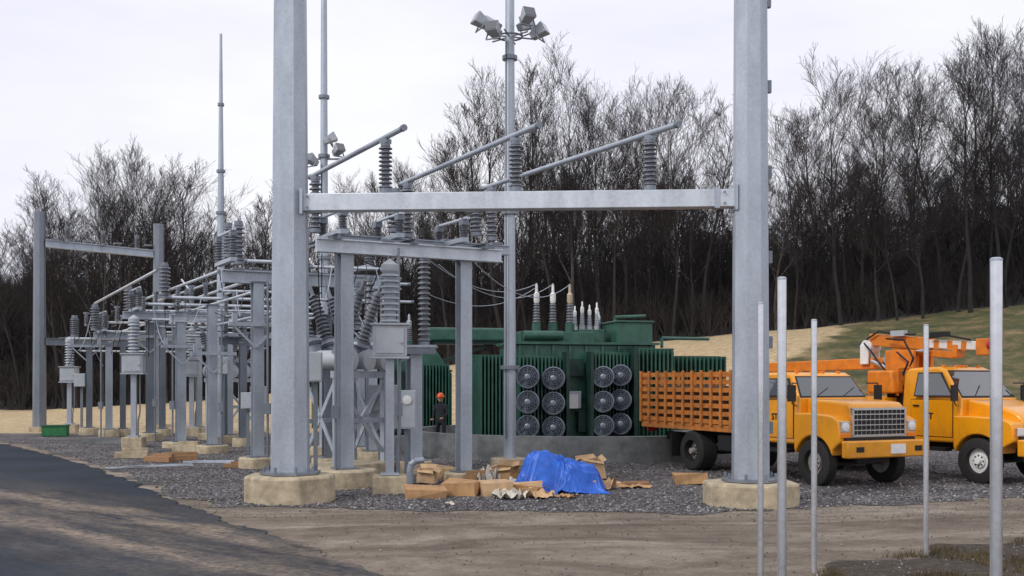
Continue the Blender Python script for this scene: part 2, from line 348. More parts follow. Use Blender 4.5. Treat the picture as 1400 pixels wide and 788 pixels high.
# ------------------------------------------------------------ trees
def tree_gen(seed,Ht,lod=0,spread=.33,first=.34,nl=20,lean=0):
    rnd=random.Random(seed); T=MB(); C=MB()
    def chain(mb,pts,rs,n):
        a,b=mb.frame(pts[-1]-pts[0]); base=len(mb.v)
        for p,r in zip(pts,rs):
            for k in range(n):
                an=2*PI*k/n; mb.v.append(tuple(p+a*(r*math.cos(an))+b*(r*math.sin(an))))
        for i in range(len(pts)-1):
            for k in range(n): k2=(k+1)%n; mb.f.append((base+i*n+k,base+i*n+k2,base+(i+1)*n+k2,base+(i+1)*n+k))
    maxl=4 if lod==0 else 3
    cnt={1:8,2:6,3:3} if lod==0 else {1:7,2:5,3:0}
    def grow(p,d,L,r,lv):
        ns=[0,7,4,2,1][lv]; pts=[p.copy()]; q=p.copy(); dd=d.copy(); j=.085 if lv==1 else .10
        for i in range(ns):
            dd=(dd+V((rnd.gauss(0,j),rnd.gauss(0,j),rnd.gauss(.07,.05)))).normalized(); q=q+dd*(L/ns); pts.append(q.copy())
        mn=(.0055 if lv>=4 else .0085) if lod==0 else .014
        rs=[max(r*(1-.88*i/ns),mn) for i in range(ns+1)]
        chain(T if lv==1 else C,pts,rs,5 if lv==1 else 3)
        if lv<maxl:
            for c in range(cnt[lv]):
                t=(.15+.85*(c+rnd.random()*.9)/cnt[lv]); t=min(.99,t)
                i=min(ns-1,int(t*ns)); pp=pts[i].lerp(pts[i+1],t*ns-i); ax=(pts[i+1]-pts[i]).normalized()
                side=V((rnd.gauss(0,1),rnd.gauss(0,1),rnd.gauss(0,.8))).cross(ax).normalized(); ang=R(rnd.uniform(22,42))
                nd=(ax*math.cos(ang)+side*math.sin(ang)); nd.z+=.14; nd.normalize()
                ll=L*rnd.uniform(.42,.70)*(1.1-.6*t) if lv==1 else L*rnd.uniform(.45,.72)*(1.05-.4*t)
                grow(pp,nd,ll,max(r*(1-.8*t)*.55,.009),lv+1)
    q=V((0,0,-.4)); pts=[q.copy()]; dd=V((rnd.gauss(0,.04)+lean,rnd.gauss(0,.03),1)).normalized(); ns=14
    for i in range(ns):
        dd=(dd+V((rnd.gauss(0,.045),rnd.gauss(0,.045),.1))).normalized(); q=q+dd*((Ht*.9)/ns); pts.append(q.copy())
    r0=Ht*.0088*rnd.uniform(.75,1.2); rs=[r0*(1.25 if i==0 else 1)*(1-.95*i/ns) for i in range(ns+1)]
    chain(T,pts,rs,7)
    for l in range(nl):
        f=first+(1-first)*((l+rnd.random())/nl)**.9*.98; i=min(ns-1,int(f*ns)); pp=pts[i].lerp(pts[i+1],f*ns-i)
        a=l*2.4+rnd.uniform(-.7,.7); u=(f-first)/(1-first); el=R(rnd.uniform(38,60)+16*u)
        L=Ht*spread*(1.05-.68*u)*rnd.uniform(.7,1.2)*(1 if u>.12 else .75)
        grow(pp,V((math.cos(a)*math.cos(el),math.sin(a)*math.cos(el),math.sin(el))),L,r0*(1-.85*f)*.5+.008,1)
    return T,C
protos=[]
for i,(sp,fi,nl,ln) in enumerate([(.44,.32,13,0),(.36,.38,13,.05),(.52,.24,12,0),(.30,.48,12,-.05),(.42,.32,14,.03),(.32,.30,14,0),(.54,.28,11,-.02),(.46,.40,12,.06),(.38,.5,11,0)]):
    T,C=tree_gen(100+i,20,0,sp,fi,nl,ln)
    def mk(mb,nm,mt):
        me=bpy.data.meshes.new(nm); me.from_pydata(mb.v,[],mb.f); me.materials.append(mt); return me
    protos.append((mk(T,'trunk',BARKG if i in(2,5) else BARK),mk(C,'crown',TWIGB if i in (0,3,6) else TWIG)))
NP=len(protos)
ptop=[max(v.co.z for v in c.vertices) for t_,c in protos]
def place_tree(px,top,Y,pi,label,group,sc=None):
    x=GX(px,Y); z=hh(x,Y); ht=CH+(HZ-top)/F*Y-z; s=ht/ptop[pi]
    t=thing('bare_tree',label,'tree',(x,Y,z),random.uniform(0,6.28),group); k=min(1.35,max(.8,.3+.75*s))
    t.scale=(k,k,s)
    for me,nm in zip(protos[pi],('trunk','crown')):
        o=bpy.data.objects.new(nm,me); COL.objects.link(o); o.parent=t
hero=[(785,50,84,2,'tall bare spreading tree just right of the floodlight mast, dark against the sky'),
(1150,50,84,6,'tallest fan-shaped bare tree right of the right steel column'),
(920,88,85,0,'bare tall tree above the end of the rightmost sloping tube'),
(1372,15,83,4,'tall dense bare tree at the right edge of the picture'),
(140,190,80,2,'rounded bare tree, highest of the left wood, left of the far mast'),
(1288,82,86,1,'slim bare tree above the second orange truck'),
(650,128,88,3,'narrow bare tree left of the floodlight mast behind the middle tube'),
(262,205,84,5,'bare tree just left of the slim far lightning mast')]
for px,top,Y,pi,l in hero: place_tree(px,top,Y,pi,l,None)
L1='bare tree in the crowded wood edge at left behind the far steel frame'; L2='bare tree in the wood edge behind the green transformers'; L3='bare tree in the tall wood edge above the grassy hill at right'
sk=[(-40,360),(0,335),(30,315),(58,262),(95,228),(170,195),(207,183),(235,195),(290,262),(330,252),(366,240),(20,380),(75,300),(110,280),(150,260),(190,255),(225,265),(250,290),(310,310),(350,300),
(430,262),(480,255),(520,240),(560,205),(600,212),(622,180),(685,92),(730,72),(820,92),(852,105),(885,98),(955,125),(985,205),(1004,236),(580,260),(610,270),(700,190),(760,170),(840,200),(900,200),(945,220),(500,300),(455,310),
(1066,235),(1088,140),(1115,110),(1186,85),(1215,128),(1248,105),(1325,62),(1352,50),(1404,8),(1440,10),(1490,40),(1080,230),(1130,190),(1175,200),(1225,210),(1265,180),(1310,170),(1345,160),(1390,140),(1425,150),
(48,330),(85,320),(128,310),(212,300),(275,300),(640,250),(720,230),(800,220),(870,230),(1100,240),(1155,230),(1205,240),(1250,230),(1330,200),(1375,190)]
for i,(px,top) in enumerate(sk):
    lab,gp=(L1,'trees of the left wood edge') if px<400 else ((L2,'trees of the middle wood edge') if px<1030 else (L3,'trees of the right wood edge'))
    place_tree(px+random.uniform(-5,5),top+random.uniform(-4,6),random.uniform(82,98),(i*4+i//9)%NP,lab,gp)
lows=[]
for i in range(6):
    T,C=tree_gen(300+i,20,1,.34,.22,14); v=np.array(T.v+C.v); f=np.array(list(T.f)+[tuple(k+len(T.v) for k in q) for q in C.f]); lows.append((v,f))
ex=[-300,0,60,130,210,265,300,340,480,560,640,700,780,850,920,970,1000,1060,1090,1150,1215,1290,1350,1400,1700]
ey=[400,350,290,235,225,250,280,272,265,245,210,170,140,155,155,205,250,250,200,140,170,150,110,80,80]
VV=[];FF=[];off=0
for i in range(640):
    Y=92+85*random.random(); px=random.uniform(-170,1570); x=GX(px,Y); z=hh(x,Y)
    top=np.interp(px,ex,ey)+random.uniform(40,230); ht=CH+(HZ-top)/F*Y-z
    ht=max(8,ht); s=ht/20; v,f=lows[i%6]; a=random.uniform(0,6.28); c,sn=math.cos(a),math.sin(a); k=max(.9,s)
    q=np.stack([(v[:,0]*c-v[:,1]*sn)*k+x,(v[:,0]*sn+v[:,1]*c)*k+Y,v[:,2]*s+z],1); VV.append(q); FF.append(f+off); off+=len(v)
o=npmesh('far_wood',np.concatenate(VV),np.concatenate(FF),WOODM); tag(o,'dark mass of bare woodland behind the front row of trees','woodland',kind='stuff')
bs=[];bf=[]
def blade(p,q_,w0,w1):
    n=len(bs); bs.extend([(p[0]-w0,p[1],p[2]),(p[0]+w0,p[1],p[2]),(q_[0]+w1,q_[1],q_[2]),(q_[0]-w1,q_[1],q_[2])]); bf.append((n,n+1,n+2,n+3))
for i in range(5200):
    Y=85+random.random()**1.2*80; x=random.uniform(-.62,.62)*Y; z=hh(x,Y)-.1; h=random.uniform(1.2,4.2)*(1.5 if Y>110 else 1)
    for k in range(7):
        dx=random.gauss(0,.45)*h*.6; dy=random.gauss(0,.3); m_=(x+dx*.4,Y+dy*.4,z+h*random.uniform(.35,.55)); e=(x+dx,Y+dy,z+h*random.uniform(.75,1.1)); blade((x,Y,z),m_,.035,.025); blade(m_,e,.025,.012)
        for j in range(3):
            tt=random.random(); s_=tuple(m_[c]*(1-tt)+e[c]*tt for c in range(3)); blade(s_,(s_[0]+random.gauss(0,.5),s_[1]+random.gauss(0,.3),s_[2]+random.uniform(.1,.8)),.016,.01)
o=npmesh('undergrowth',np.array(bs),np.array(bf),BRUSH); tag(o,'dark thicket of saplings and brush under the trees','undergrowth',kind='stuff')
# ------------------------------------------------------------ steelwork
def big_column(label,px,Y,zt,r0,r1,fr,fh,bolts):
    x=GX(px,Y); t=thing('steel_column',label,'steel column',(x,Y,0))
    MB().lathe((0,0,fh+.06),(0,0,zt),[(0,r0),(1,r1)],8).build('shaft',STEEL,t,ang=20)
    m=MB(); m.lathe((0,0,fh+.012),(0,0,fh+.06),[(0,r0*1.55),(1,r0*1.55)],8)
    m.build('base_plate',STEELD,t,smooth=False)
    for k in range(8):
        m=MB(); a=k*PI/4+.4; m.tube((r0*1.32*math.cos(a),r0*1.32*math.sin(a),fh+.0),(r0*1.32*math.cos(a),r0*1.32*math.sin(a),fh+.16),.028,n=6); m.build('anchor_bolt',STEELD,t)
    m=MB(); m.lathe((0,0,-.2),(0,0,fh),[(0,fr),(.93,fr),(1,fr*.96)],8); m.build('footing',CONC,t,smooth=False,bevel=.03)
    if bolts:
        z=1.4
        while z<zt-.3:
            m=MB(); rr=r0+(r1-r0)*(z/zt); m.tube((rr*.9,0,z),(rr+.02,-.0,z),.04,n=6); m.box((rr+.03,0,z),(.07,.1,.22)); z+=1.55; m.build('step_bracket',STEELD,t,smooth=False)
    return t
big_column('thick octagonal galvanised column left of centre carrying the near crossbeam',397,20.3,12.6,.37,.285,.86,.50,False)
big_column('thick octagonal galvanised column in front of the orange truck carrying the near crossbeam',1026,19.7,12.6,.345,.285,.88,.42,True)
t=thing('crossbeam','long galvanised box beam spanning the two thick near columns','steel beam',(0,20,5.57))
MB().bar((-3.93,.25,0),(4.07,-.25,0),.3,.32).build('beam',STEELB,t,bevel=.012)
for c,d in (((-3.9,.24,0),(.05,.5,.46)),((4.05,-.25,0),(.05,.5,.46)),((3.72,-.22,0),(.09,.36,.37))): MB().box(c,d).build('end_plate',STEEL,t,smooth=False)
for sx,sy in ((-3.8,.08),(3.85,-.41)):
    for z in (-.1,.1): MB().tube((sx,sy,z),(sx,sy-.03,z),.02,n=6).build('bolt',STEELD,t)
def post(label,px,Y,zt,w=.26,group=None,fr=.5,fh=.3,dark=False,hsec=True):
    x=GX(px,Y); t=thing('steel_post',label,'steel post',(x,Y,0),R(28.6),group); m=MB(); z0=fh+.04; zc=(z0+zt)/2; L=zt-z0
    if hsec:
        m.box((0,-w/2,zc),(w,.03,L)); m.box((0,w/2,zc),(w,.03,L)); m.box((0,0,zc),(.025,w-.04,L))
    else: m.box((0,0,zc),(w,w,L))
    m.build('shaft',STEELD if dark else STEEL,t,smooth=False)
    MB().box((0,0,fh+.02),(w*1.8,w*1.8,.035)).build('base_plate',STEELD,t,smooth=False)
    MB().box((0,0,zt+.02),(w*1.4,w*1.4,.035)).build('cap_plate',STEELD,t,smooth=False)
    MB().lathe((0,0,-.15),(0,0,fh),[(0,fr),(.93,fr),(1,fr*.95)],16).build('footing',CONC,t,bevel=.0)
    return t
post('galvanised post just right of the thick left column, under the raised switch frame',472,23,4.95,.27,fr=.68,fh=.38)
post('galvanised post between the tall floodlight mast and the pale instrument cabinet',634,24.4,4.95,.27,fr=.45,fh=.2)
post('galvanised post just left of the thick left column, under the long middle beam',352,28,4.78,.27,fr=.48,fh=.28)
post('steel post behind the small pale cabinet stand, supporting the middle beam right end',508,30,4.78,.24,fr=.4)
post('left steel post of the pair left of the middle beam',247,36.5,4.55,.3,fr=.6,fh=.2)
post('right steel post of the pair left of the middle beam, nearest the thick post',290,33.8,4.6,.27,fr=.5,fh=.25)
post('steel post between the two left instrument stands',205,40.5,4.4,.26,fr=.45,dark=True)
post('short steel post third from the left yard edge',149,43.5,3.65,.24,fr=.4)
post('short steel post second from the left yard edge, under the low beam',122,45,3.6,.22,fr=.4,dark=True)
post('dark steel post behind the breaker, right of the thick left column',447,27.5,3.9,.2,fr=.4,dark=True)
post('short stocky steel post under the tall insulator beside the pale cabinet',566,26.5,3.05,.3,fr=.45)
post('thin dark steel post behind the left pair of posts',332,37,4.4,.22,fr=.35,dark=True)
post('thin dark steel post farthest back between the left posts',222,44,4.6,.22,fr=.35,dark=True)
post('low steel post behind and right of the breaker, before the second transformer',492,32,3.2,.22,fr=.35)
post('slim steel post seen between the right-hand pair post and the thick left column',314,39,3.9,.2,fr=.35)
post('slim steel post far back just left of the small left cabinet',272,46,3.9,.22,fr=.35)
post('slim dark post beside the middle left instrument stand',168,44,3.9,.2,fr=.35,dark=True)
u=V((.878,.479,0)); vdir=V((-.479,.878,0))
def far_col(label,px,Y,zt):
    x=GX(px,Y); t=thing('steel_column',label,'steel column',(x,Y,0))
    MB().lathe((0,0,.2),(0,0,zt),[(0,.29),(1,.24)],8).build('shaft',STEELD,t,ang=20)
    MB().lathe((0,0,-.1),(0,0,.22),[(0,.6),(1,.6)],8).build('footing',CONC,t,smooth=False)
far_col('far left tall steel column standing against the dark wood',54,48,9.75); far_col('right-hand tall column of the far steel frame',217,50.4,9.55)
def beam(label,p0,p1,w,h,mat=STEEL,name='steel_beam',cap=True,cat='steel beam'):
    p0=V(p0);p1=V(p1);t=thing(name,label,cat,p0); d=p1-p0
    m=MB(); m.bar((0,0,0),d,w*.35,h*.9); m.bar(V((0,0,h/2)),d+V((0,0,h/2)),w,h*.12); m.bar(V((0,0,-h/2)),d+V((0,0,-h/2)),w,h*.12); m.build('beam',mat,t,smooth=False)
    if cap:
        for f in (.08,.36,.64,.92): 
            m=MB(); c=d*f; m.box((c.x,c.y,h/2+.04),(w*1.2,w*1.2,.05),rz=R(28.6)); m.build('mounting_plate',STEELD,t,smooth=False)
a=V((GX(62,48),48,8.35)); b=V((GX(214,50.4),50.4,8.15)); beam('high crossbeam between the two far steel columns',a,b,.28,.3)
a=V((GX(62,48),48,4.0)); b=V((GX(330,55),55,4.0)); beam('low beam reaching right from the far left column',a,b,.25,.28,STEELD)
A=V((GX(432,22.5),22.5,5.08)); beam('front beam of the raised switch frame right of the thick left column',A,A+u*4.35,.22,.26,STEELB)
A2=V((GX(448,23.7),23.7,5.36)); beam('rear, higher beam of the raised switch frame right of the thick left column',A2,A2+u*4.5,.22,.2,STEEL)
for k,(f,lab) in enumerate(((.1,'left short cross bar of the raised switch frame'),(.5,'middle short cross bar of the raised switch frame'),(.9,'right short cross bar of the raised switch frame'))):
    p=A+u*(4.3*f)+V((0,0,.18)); beam(lab,p-vdir*.25,p+vdir*1.7,.16,.1,STEELD,cap=False)
B=V((GX(303,27.6),27.6,4.93)); beam('long middle beam passing behind the thick left column',B,B+u*4.9,.24,.3)
B2=V((GX(330,29.6),29.6,5.2)); beam('second middle beam, just behind and above the long middle beam',B2,B2+u*4.6,.2,.2,STEELD)
C1=V((GX(168,39),39,4.62)); beam('beam over the left pair of steel posts',C1,C1+u*7.0,.24,.24,STEEL)
C2=V((GX(128,44),44,4.1)); beam('lower left beam above the left instrument stands',C2,C2+u*6.5,.24,.22,STEEL)
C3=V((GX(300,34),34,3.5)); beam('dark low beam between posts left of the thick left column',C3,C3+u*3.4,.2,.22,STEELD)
C4=V((GX(232,36.2),36.2,4.35)); beam('short bright beam resting across the left pair of posts',C4,C4+u*3.6,.2,.22,STEELB)
def tube(label,p0,p1,r,mat=STEELB,group=None):
    p0=V(p0);p1=V(p1);t=thing('bus_tube',label,'pipe',p0,0,group); d=p1-p0
    MB().tube((0,0,0),d,r,n=12).build('pipe',mat,t); dn=d.normalized()
    for c in (V((0,0,0)),d): MB().tube(c-dn*.03,c+dn*.06,r*1.2,n=12).build('end_cap',STEELD,t)
    return p0,p1
zt=6.78
def at(px,py,z):
    Y=(z-CH)*F/(HZ-py); return V((GX(px,Y),Y,z))
tubes=[]
for lab,a,b in (('leftmost of three thick tubes lying over the near crossbeam',(552,175),(425,242)),('middle of three thick tubes lying over the near crossbeam',(737,171),(548,252)),('rightmost of three thick tubes lying over the near crossbeam',(927,170),(660,258))):
    p0,p1=at(*a,zt),at(*b,zt); tube(lab,p0,p1,.052,STEEL); tubes.append((p0,p1))
tube('thin tube reaching left over the second left bay, upper one',at(300,371,5.6),at(188,413,5.6),.05,STEELB)
tube('thin tube reaching left over the far bay, outermost one',at(216,369,5.6),at(130,415,5.6),.05,STEELB)
tube('thin tube reaching left over the second left bay, lower one',at(335,386,5.3),at(232,420,5.3),.05,STEELB)
tube('long thin tube running back from the middle beam, nearest the posts',at(372,392,4.7),at(150,458,4.7),.04,STEELB)
tube('long thin tube running back beside the left pair of posts, lowest',at(372,428,4.0),at(200,466,4.0),.04,STEEL)
tube('thin tube running back high between the middle beam and the far frame',at(345,368,5.9),at(214,412,5.9),.04,STEELB)
for i,(a,px1,z,lab) in enumerate((((232,407),395,4.95,'uppermost pale horizontal tube left of the thick left column'),((200,416),392,4.95,'second pale horizontal tube down, left of the thick left column'),((182,425),392,4.95,'third pale horizontal tube down, left of the thick left column'),
    ((165,433),380,4.95,'fourth pale horizontal tube down, left of the thick left column'),((148,441),372,4.95,'fifth pale horizontal tube down, left of the thick left column'),((90,463),262,4.1,'lowest pale horizontal tube near the left yard edge'),((100,470),250,4.1,'thin tube just under the lowest pale tube near the left yard edge'),
    ((335,357),395,5.9,'short high tube against the left side of the thick left column'),((425,385),540,4.95,'pale horizontal tube just behind the breaker'),((425,365),520,5.2,'higher horizontal tube behind the raised switch frame'),
    ((205,437),330,4.3,'short pale tube at mid height among the left posts, upper'),((215,447),338,4.3,'short pale tube at mid height among the left posts, lower'),((300,398),392,4.95,'short pale tube just under the middle beam, left of the thick column'),((430,410),545,4.6,'thin tube crossing just above the breaker bushings'),
    ((240,459),360,4.0,'thin tube crossing low between the left posts, under the dark low beam'),((110,480),240,3.7,'thinnest low tube crossing near the leftmost posts'),
    ((258,424),392,4.7,'slim tube squeezed between the pale tubes, nearer the thick column'),((130,453),300,4.4,'slim long tube just above the lowest pale tubes at left'),((262,476),345,3.6,'slim low tube behind the small grey boxes of the left bay'))):
    p0=at(a[0],a[1],z); s=(px1-a[0])/F*p0.y*1.12; tube(lab,p0,p0+V((s,s*.35,0)),.055 if i<8 else .042,STEELB)
def insulator(label,base,h,r,n=9,mat=PORC,group=None,tilt=V((0,0,1)),name='post_insulator',cap=True):
    t=thing(name,label,'insulator',base,0,group); d=tilt.normalized()
    MB().insul(d*.08,d*(h-.06),r,n).build('porcelain',mat,t,ang=50)
    MB().tube((0,0,0),d*.09,r*.85,n=12).build('base_flange',STEELD,t)
    m=MB(); m.tube(d*(h-.07),d*h,r*.7,n=12); m.box(d*(h+.03),(.16,.16,.08),rz=R(-28)); m.build('top_clamp',STEELD,t,smooth=False)
for k,(p0,p1) in enumerate(tubes):
    d=(p1-p0).normalized(); nm=('left','middle','right')[k]
    px=(527,705,889)[k]
    best=min((abs(700+F*(p0+(p1-p0)*i/200).x/(p0+(p1-p0)*i/200).y-px),i) for i in range(200))[1]; q=p0+(p1-p0)*best/200
    bt=5.74; yb=20+.25-(q.x+3.93)/8*.5
    insulator('stacked-disc insulator standing on the near crossbeam, the %s one'%nm,V((q.x,yb if abs(yb-q.y)<1.2 else q.y,bt)),zt-.1-bt,.13,10)
    q=p0+(p1-p0)*.94
    insulator('insulator under the far end of the %s thick tube, on the raised switch frame'%nm,V((q.x,q.y,5.5)),zt-.1-5.5,.14,10)
q=W(541,318,24); insulator('extra dark insulator on the raised switch frame, left of its middle',q,.9,.2,8)
q=W(651,323,25); insulator('extra dark insulator near the right end of the raised switch frame',q,.9,.15,8)
for px,py,Y,h,r,lab in ((326,362,29,1.1,.17,'dark insulator at the left end of the middle beam, nearer one'),(312,352,30.5,.9,.15,'dark insulator at the left end of the middle beam, farther one'),
    (225,408,40,1.25,.22,'dark insulator below the right column of the far frame'),(176,432,42,1.1,.2,'dark insulator on the lower left beam, third from left'),(130,452,44,1.0,.2,'dark insulator on the lower left beam, second from left'),
    (102,461,46,.85,.19,'dark insulator nearest the left end of the low beam'),(92,330,48,.6,.12,'leftmost small insulator on the high far crossbeam'),(141,336,49,.6,.12,'middle small insulator on the high far crossbeam'),(187,342,50,.6,.12,'right small insulator on the high far crossbeam'),
    (505,455,28,1.4,.14,'slender insulator behind the breaker to its right'),(488,450,29,1.2,.14,'slender insulator behind the breaker at its middle'),(330,470,34,.9,.12,'small insulator on the dark low beam left of the thick left column')):
    insulator(lab,W(px,py,Y),h,r,8,PORC)
insulator('tall grey insulator column on the stocky post right of the pale cabinet',V((GX(580,26.5),26.5,3.12)),2.15,.16,16,PORC)
m=thing('switch_platform','small steel platform under the tall grey insulator column','platform',(GX(572,26.5),26.5,3.09))
MB().box((0,0,-.0),(.9,.7,.06)).build('deck',STEEL,m,smooth=False)
MB().bar((-.4,-.3,-.35),(.4,-.3,-.04),.06,.06).build('bracket',STEELD,m,smooth=False); MB().bar((-.45,-.33,-.12),(.45,-.33,-.12),.05,.14).build('bracket',STEELD,m,smooth=False)
def disconnect(label,p,L,dirv,h=.8,r=.12,openb=0,mat=PORC):
    t=thing('disconnect_switch',label,'disconnect switch',p); d=V(dirv).normalized()*L/2
    MB().bar(-d*1.15,d*1.15,.16,.1).build('base_channel',STEEL,t,smooth=False)
    for s in (-1,1):
        o=MB().insul(d*s+V((0,0,.06)),d*s+V((0,0,h)),r,8).build('insulator',mat,t,ang=50)
        m=MB(); m.box(d*s+V((0,0,h+.05)),(.2,.16,.12),rz=R(-60)); m.tube(d*s+V((0,0,h)),d*s+V((0,0,h+.16)),r*.5,n=8); m.build('terminal',STEELD,o,smooth=False)
    a=-d+V((0,0,h+.13)); b_=d+V((0,0,h+.13)) if not openb else -d+(d*2).normalized()*L*.55+V((0,0,h+.13+L*openb))
    m=MB(); m.tube(a-d*.3,b_+(b_-a)*.08,.035,n=8); m.build('blade',STEELB,t)
for k,f in enumerate((.14,.44,.80)): disconnect('%s low disconnect switch on the raised switch frame right of the thick column'%(('left','middle','right')[k]),A+u*(4.3*f)+vdir*.7+V((0,0,.32)),1.3,vdir,.34,.1,0)
for k,f in enumerate((.05,.42,.8)): disconnect('%s disconnect switch on the long middle beam behind the thick left column'%(('left','middle','right')[k]),B+u*(4.9*f)+vdir*.6+V((0,0,.42)),1.5,vdir,.62,.13,0)
for k,f in enumerate((.06,.3,.55,.82)): disconnect('%s disconnect switch on the beam over the left pair of posts'%(('first','second','third','fourth')[k]),C1+u*(7*f)+V((0,0,.22)),1.6,vdir,.6,.14,.25 if k==1 else 0)
for k,f in enumerate((.05,.35,.7)): disconnect('%s disconnect switch on the lower left beam above the instrument stands'%(('left','middle','right')[k]),C2+u*(6.5*f)+V((0,0,.2)),1.6,vdir,.6,.15,0)
for k,f in enumerate((.1,.5,.9)): disconnect('%s disconnect switch on the low dark beam near the thick left column'%(('left','middle','right')[k]),C3+u*(3.4*f)+V((0,0,.18)),1.2,vdir,.5,.11,0)
def rod(label,px,Y,z0,z1,r=.03):
    m=MB(); m.tube((0,0,0),(0,0,z1-z0),r,n=8); m.box((0,-.03,(z1-z0)*.32),(.16,.14,.28)); o=m.build('operating_rod',STEELD,smooth=False); o.location=(GX(px,Y),Y,z0); tag(o,label,'pipe')
for a in (('thin vertical operating rod left of the post under the raised switch frame',459,22.7,0,5),('thin vertical rod beside the post under the long middle beam',366,27.8,0,4.8),('thin vertical rod left of the left pair post',236,36.2,0,4.5),('thin vertical rod right of the right pair post',303,33.6,0,4.5),('thin vertical rod near the short left posts',138,43,0,4),('thin vertical rod beside the dim left post',212,40,0,4.5),('thin vertical rod right of the nearest instrument stand',545,23.2,0,5.1),('thin vertical rod behind the breaker at right',521,27.5,0,4.8)): rod(*a)
GI='small insulators in the crowded left bays'; rr=random.Random(11)
for px,py,Y,h in ((118,446,45,.5),(160,440,43,.55),(196,428,41,.55),(213,424,40,.6),(243,419,38,.6),(262,415,37,.55),(281,412,36,.55),(309,430,35,.5),(345,404,31,.5),(362,402,30,.45),(268,448,38,.5),(188,452,42,.5),(144,462,44,.45),(240,470,39,.45),(322,452,36,.5),(358,440,32,.5),(228,446,40,.5)):
    insulator('small dark insulator in the crowded left switch bays',W(px,py,Y),h,.09,6,PORC,GI)
def cable(label,p0,p1,sag,r=.014,name='overhead_cable',mat=BLK,group=None):
    pts=[V(p0).lerp(V(p1),i/16)-V((0,0,sag*4*(i/16)*(1-i/16))) for i in range(17)]
    m=MB(); m.path(pts,r,5); o=m.build(name,mat); return tag(o,label,'cable',group)
for i in range(26):
    px=rr.uniform(105,370); Y=46-(px-105)/265*17; py=HZ-(4.95-CH)*F/Y; dx=rr.uniform(-22,26); dy=rr.uniform(18,70)
    cable('thin drooping jumper wire in the crowded left switch bays',W(px,py,Y),W(px+dx,py+dy,Y+rr.uniform(-2,3)),rr.uniform(.1,.4),.014,mat=STEEL if i%2 else BLK,group='jumper wires in the left switch bays')
for i in range(9):
    px=rr.uniform(428,520); Y=25+rr.uniform(-2,3); py=HZ-(5.2-CH)*F/Y; cable('thin drooping jumper wire around the breaker right of the thick left column',W(px,py,Y),W(px+rr.uniform(-18,22),py+rr.uniform(45,100),26),rr.uniform(.1,.35),.012,mat=STEEL if i%2 else BLK,group='jumper wires around the near breaker')
for px,Y,z0,z1,lab in ((118,45,3.2,4.3,'arm bracket on the second left post'),(205,40.3,3.4,4.8,'arm bracket on the post between the left instrument stands'),(250,36.2,2.9,4.3,'arm bracket on the left pair post'),(292,33.5,2.6,4.2,'arm bracket on the right pair post'),(350,27.8,3.2,4.6,'arm bracket on the post just left of the thick column'),(508,29.8,3.2,4.6,'arm bracket on the post behind the pale cabinet stand')):
    m=MB(); m.bar((-.7,0,0),(.7,0,0),.1,.1); m.bar((-.65,0,.02),(0,0,-.6),.05,.05); m.bar((.65,0,.02),(0,0,-.6),.05,.05); m.box((-.55,0,.16),(.12,.12,.25)); m.box((.5,0,.16),(.12,.12,.25)); o=m.build('arm_bracket',STEEL,smooth=False); o.location=(GX(px,Y),Y,z0+.5); o.rotation_euler=(0,0,R(28)); tag(o,lab,'bracket')
# instrument stands
def stand(label,px,Y,dark=False,s=1.0,dz=0):
    x=GX(px,Y); t=thing('instrument_transformer',label,'electrical equipment',(x,Y,0),R(6),'instrument transformers on slim stands'); 
    MB().box((0,0,.12),(.68,.68,.48)).build('footing',CONC,t,smooth=False,bevel=.03)
    m=MB(); m.box((0,0,1.55+dz/2),(.17,.17,2.35+dz)); m.box((0,0,.39),(.36,.36,.04)); m.build('pole',STEEL,t,smooth=False)
    MB().box((0,0,3.08+dz),(.68,.5,.62)).build('cabinet',CAB,t,smooth=False,bevel=.02)
    m=MB(); m.box((0,-.262,3.08+dz),(.56,.02,.5)); m.box((0,0,3.41+dz),(.78,.6,.035)); m.box((0,0,2.745+dz),(.76,.58,.04)); m.tube((.22,-.28,3.05+dz),(.22,-.31,3.05+dz),.03,n=8); m.build('cabinet_door',CAB,t,smooth=False)
    MB().insul((0,0,3.43+dz),(0,0,4.45+dz),.2,9,.62,16).build('porcelain',PORCL,t,ang=50)
    m=MB(); m.lathe((0,0,4.42+dz),(0,0,4.72+dz),[(0,.14),(.2,.18),(.6,.18),(.8,.1),(1,.03)],16); m.build('cap',CAB,t)
    m=MB(); m.path([(.2,.0,2.75+dz),(.2,0,1.2),(.14,0,.9),(.14,0,.3)],.025); m.build('conduit',STEELD,t)
stand('nearest pale instrument cabinet with ribbed insulator, right of the thick left column',533,21.7,dz=-.03)
stand('pale instrument cabinet on a slim stand in the left bay, middle one',183,36.5,dz=-.25)
stand('smallest pale instrument cabinet on a slim stand near the left yard edge',95,47,dz=-.55)
stand('pale instrument cabinet on a slim stand beside the left pair of posts',298,40,dz=-.25)
stand('dim instrument cabinet on a slim stand behind the left pair of posts',262,44,dz=-.3)
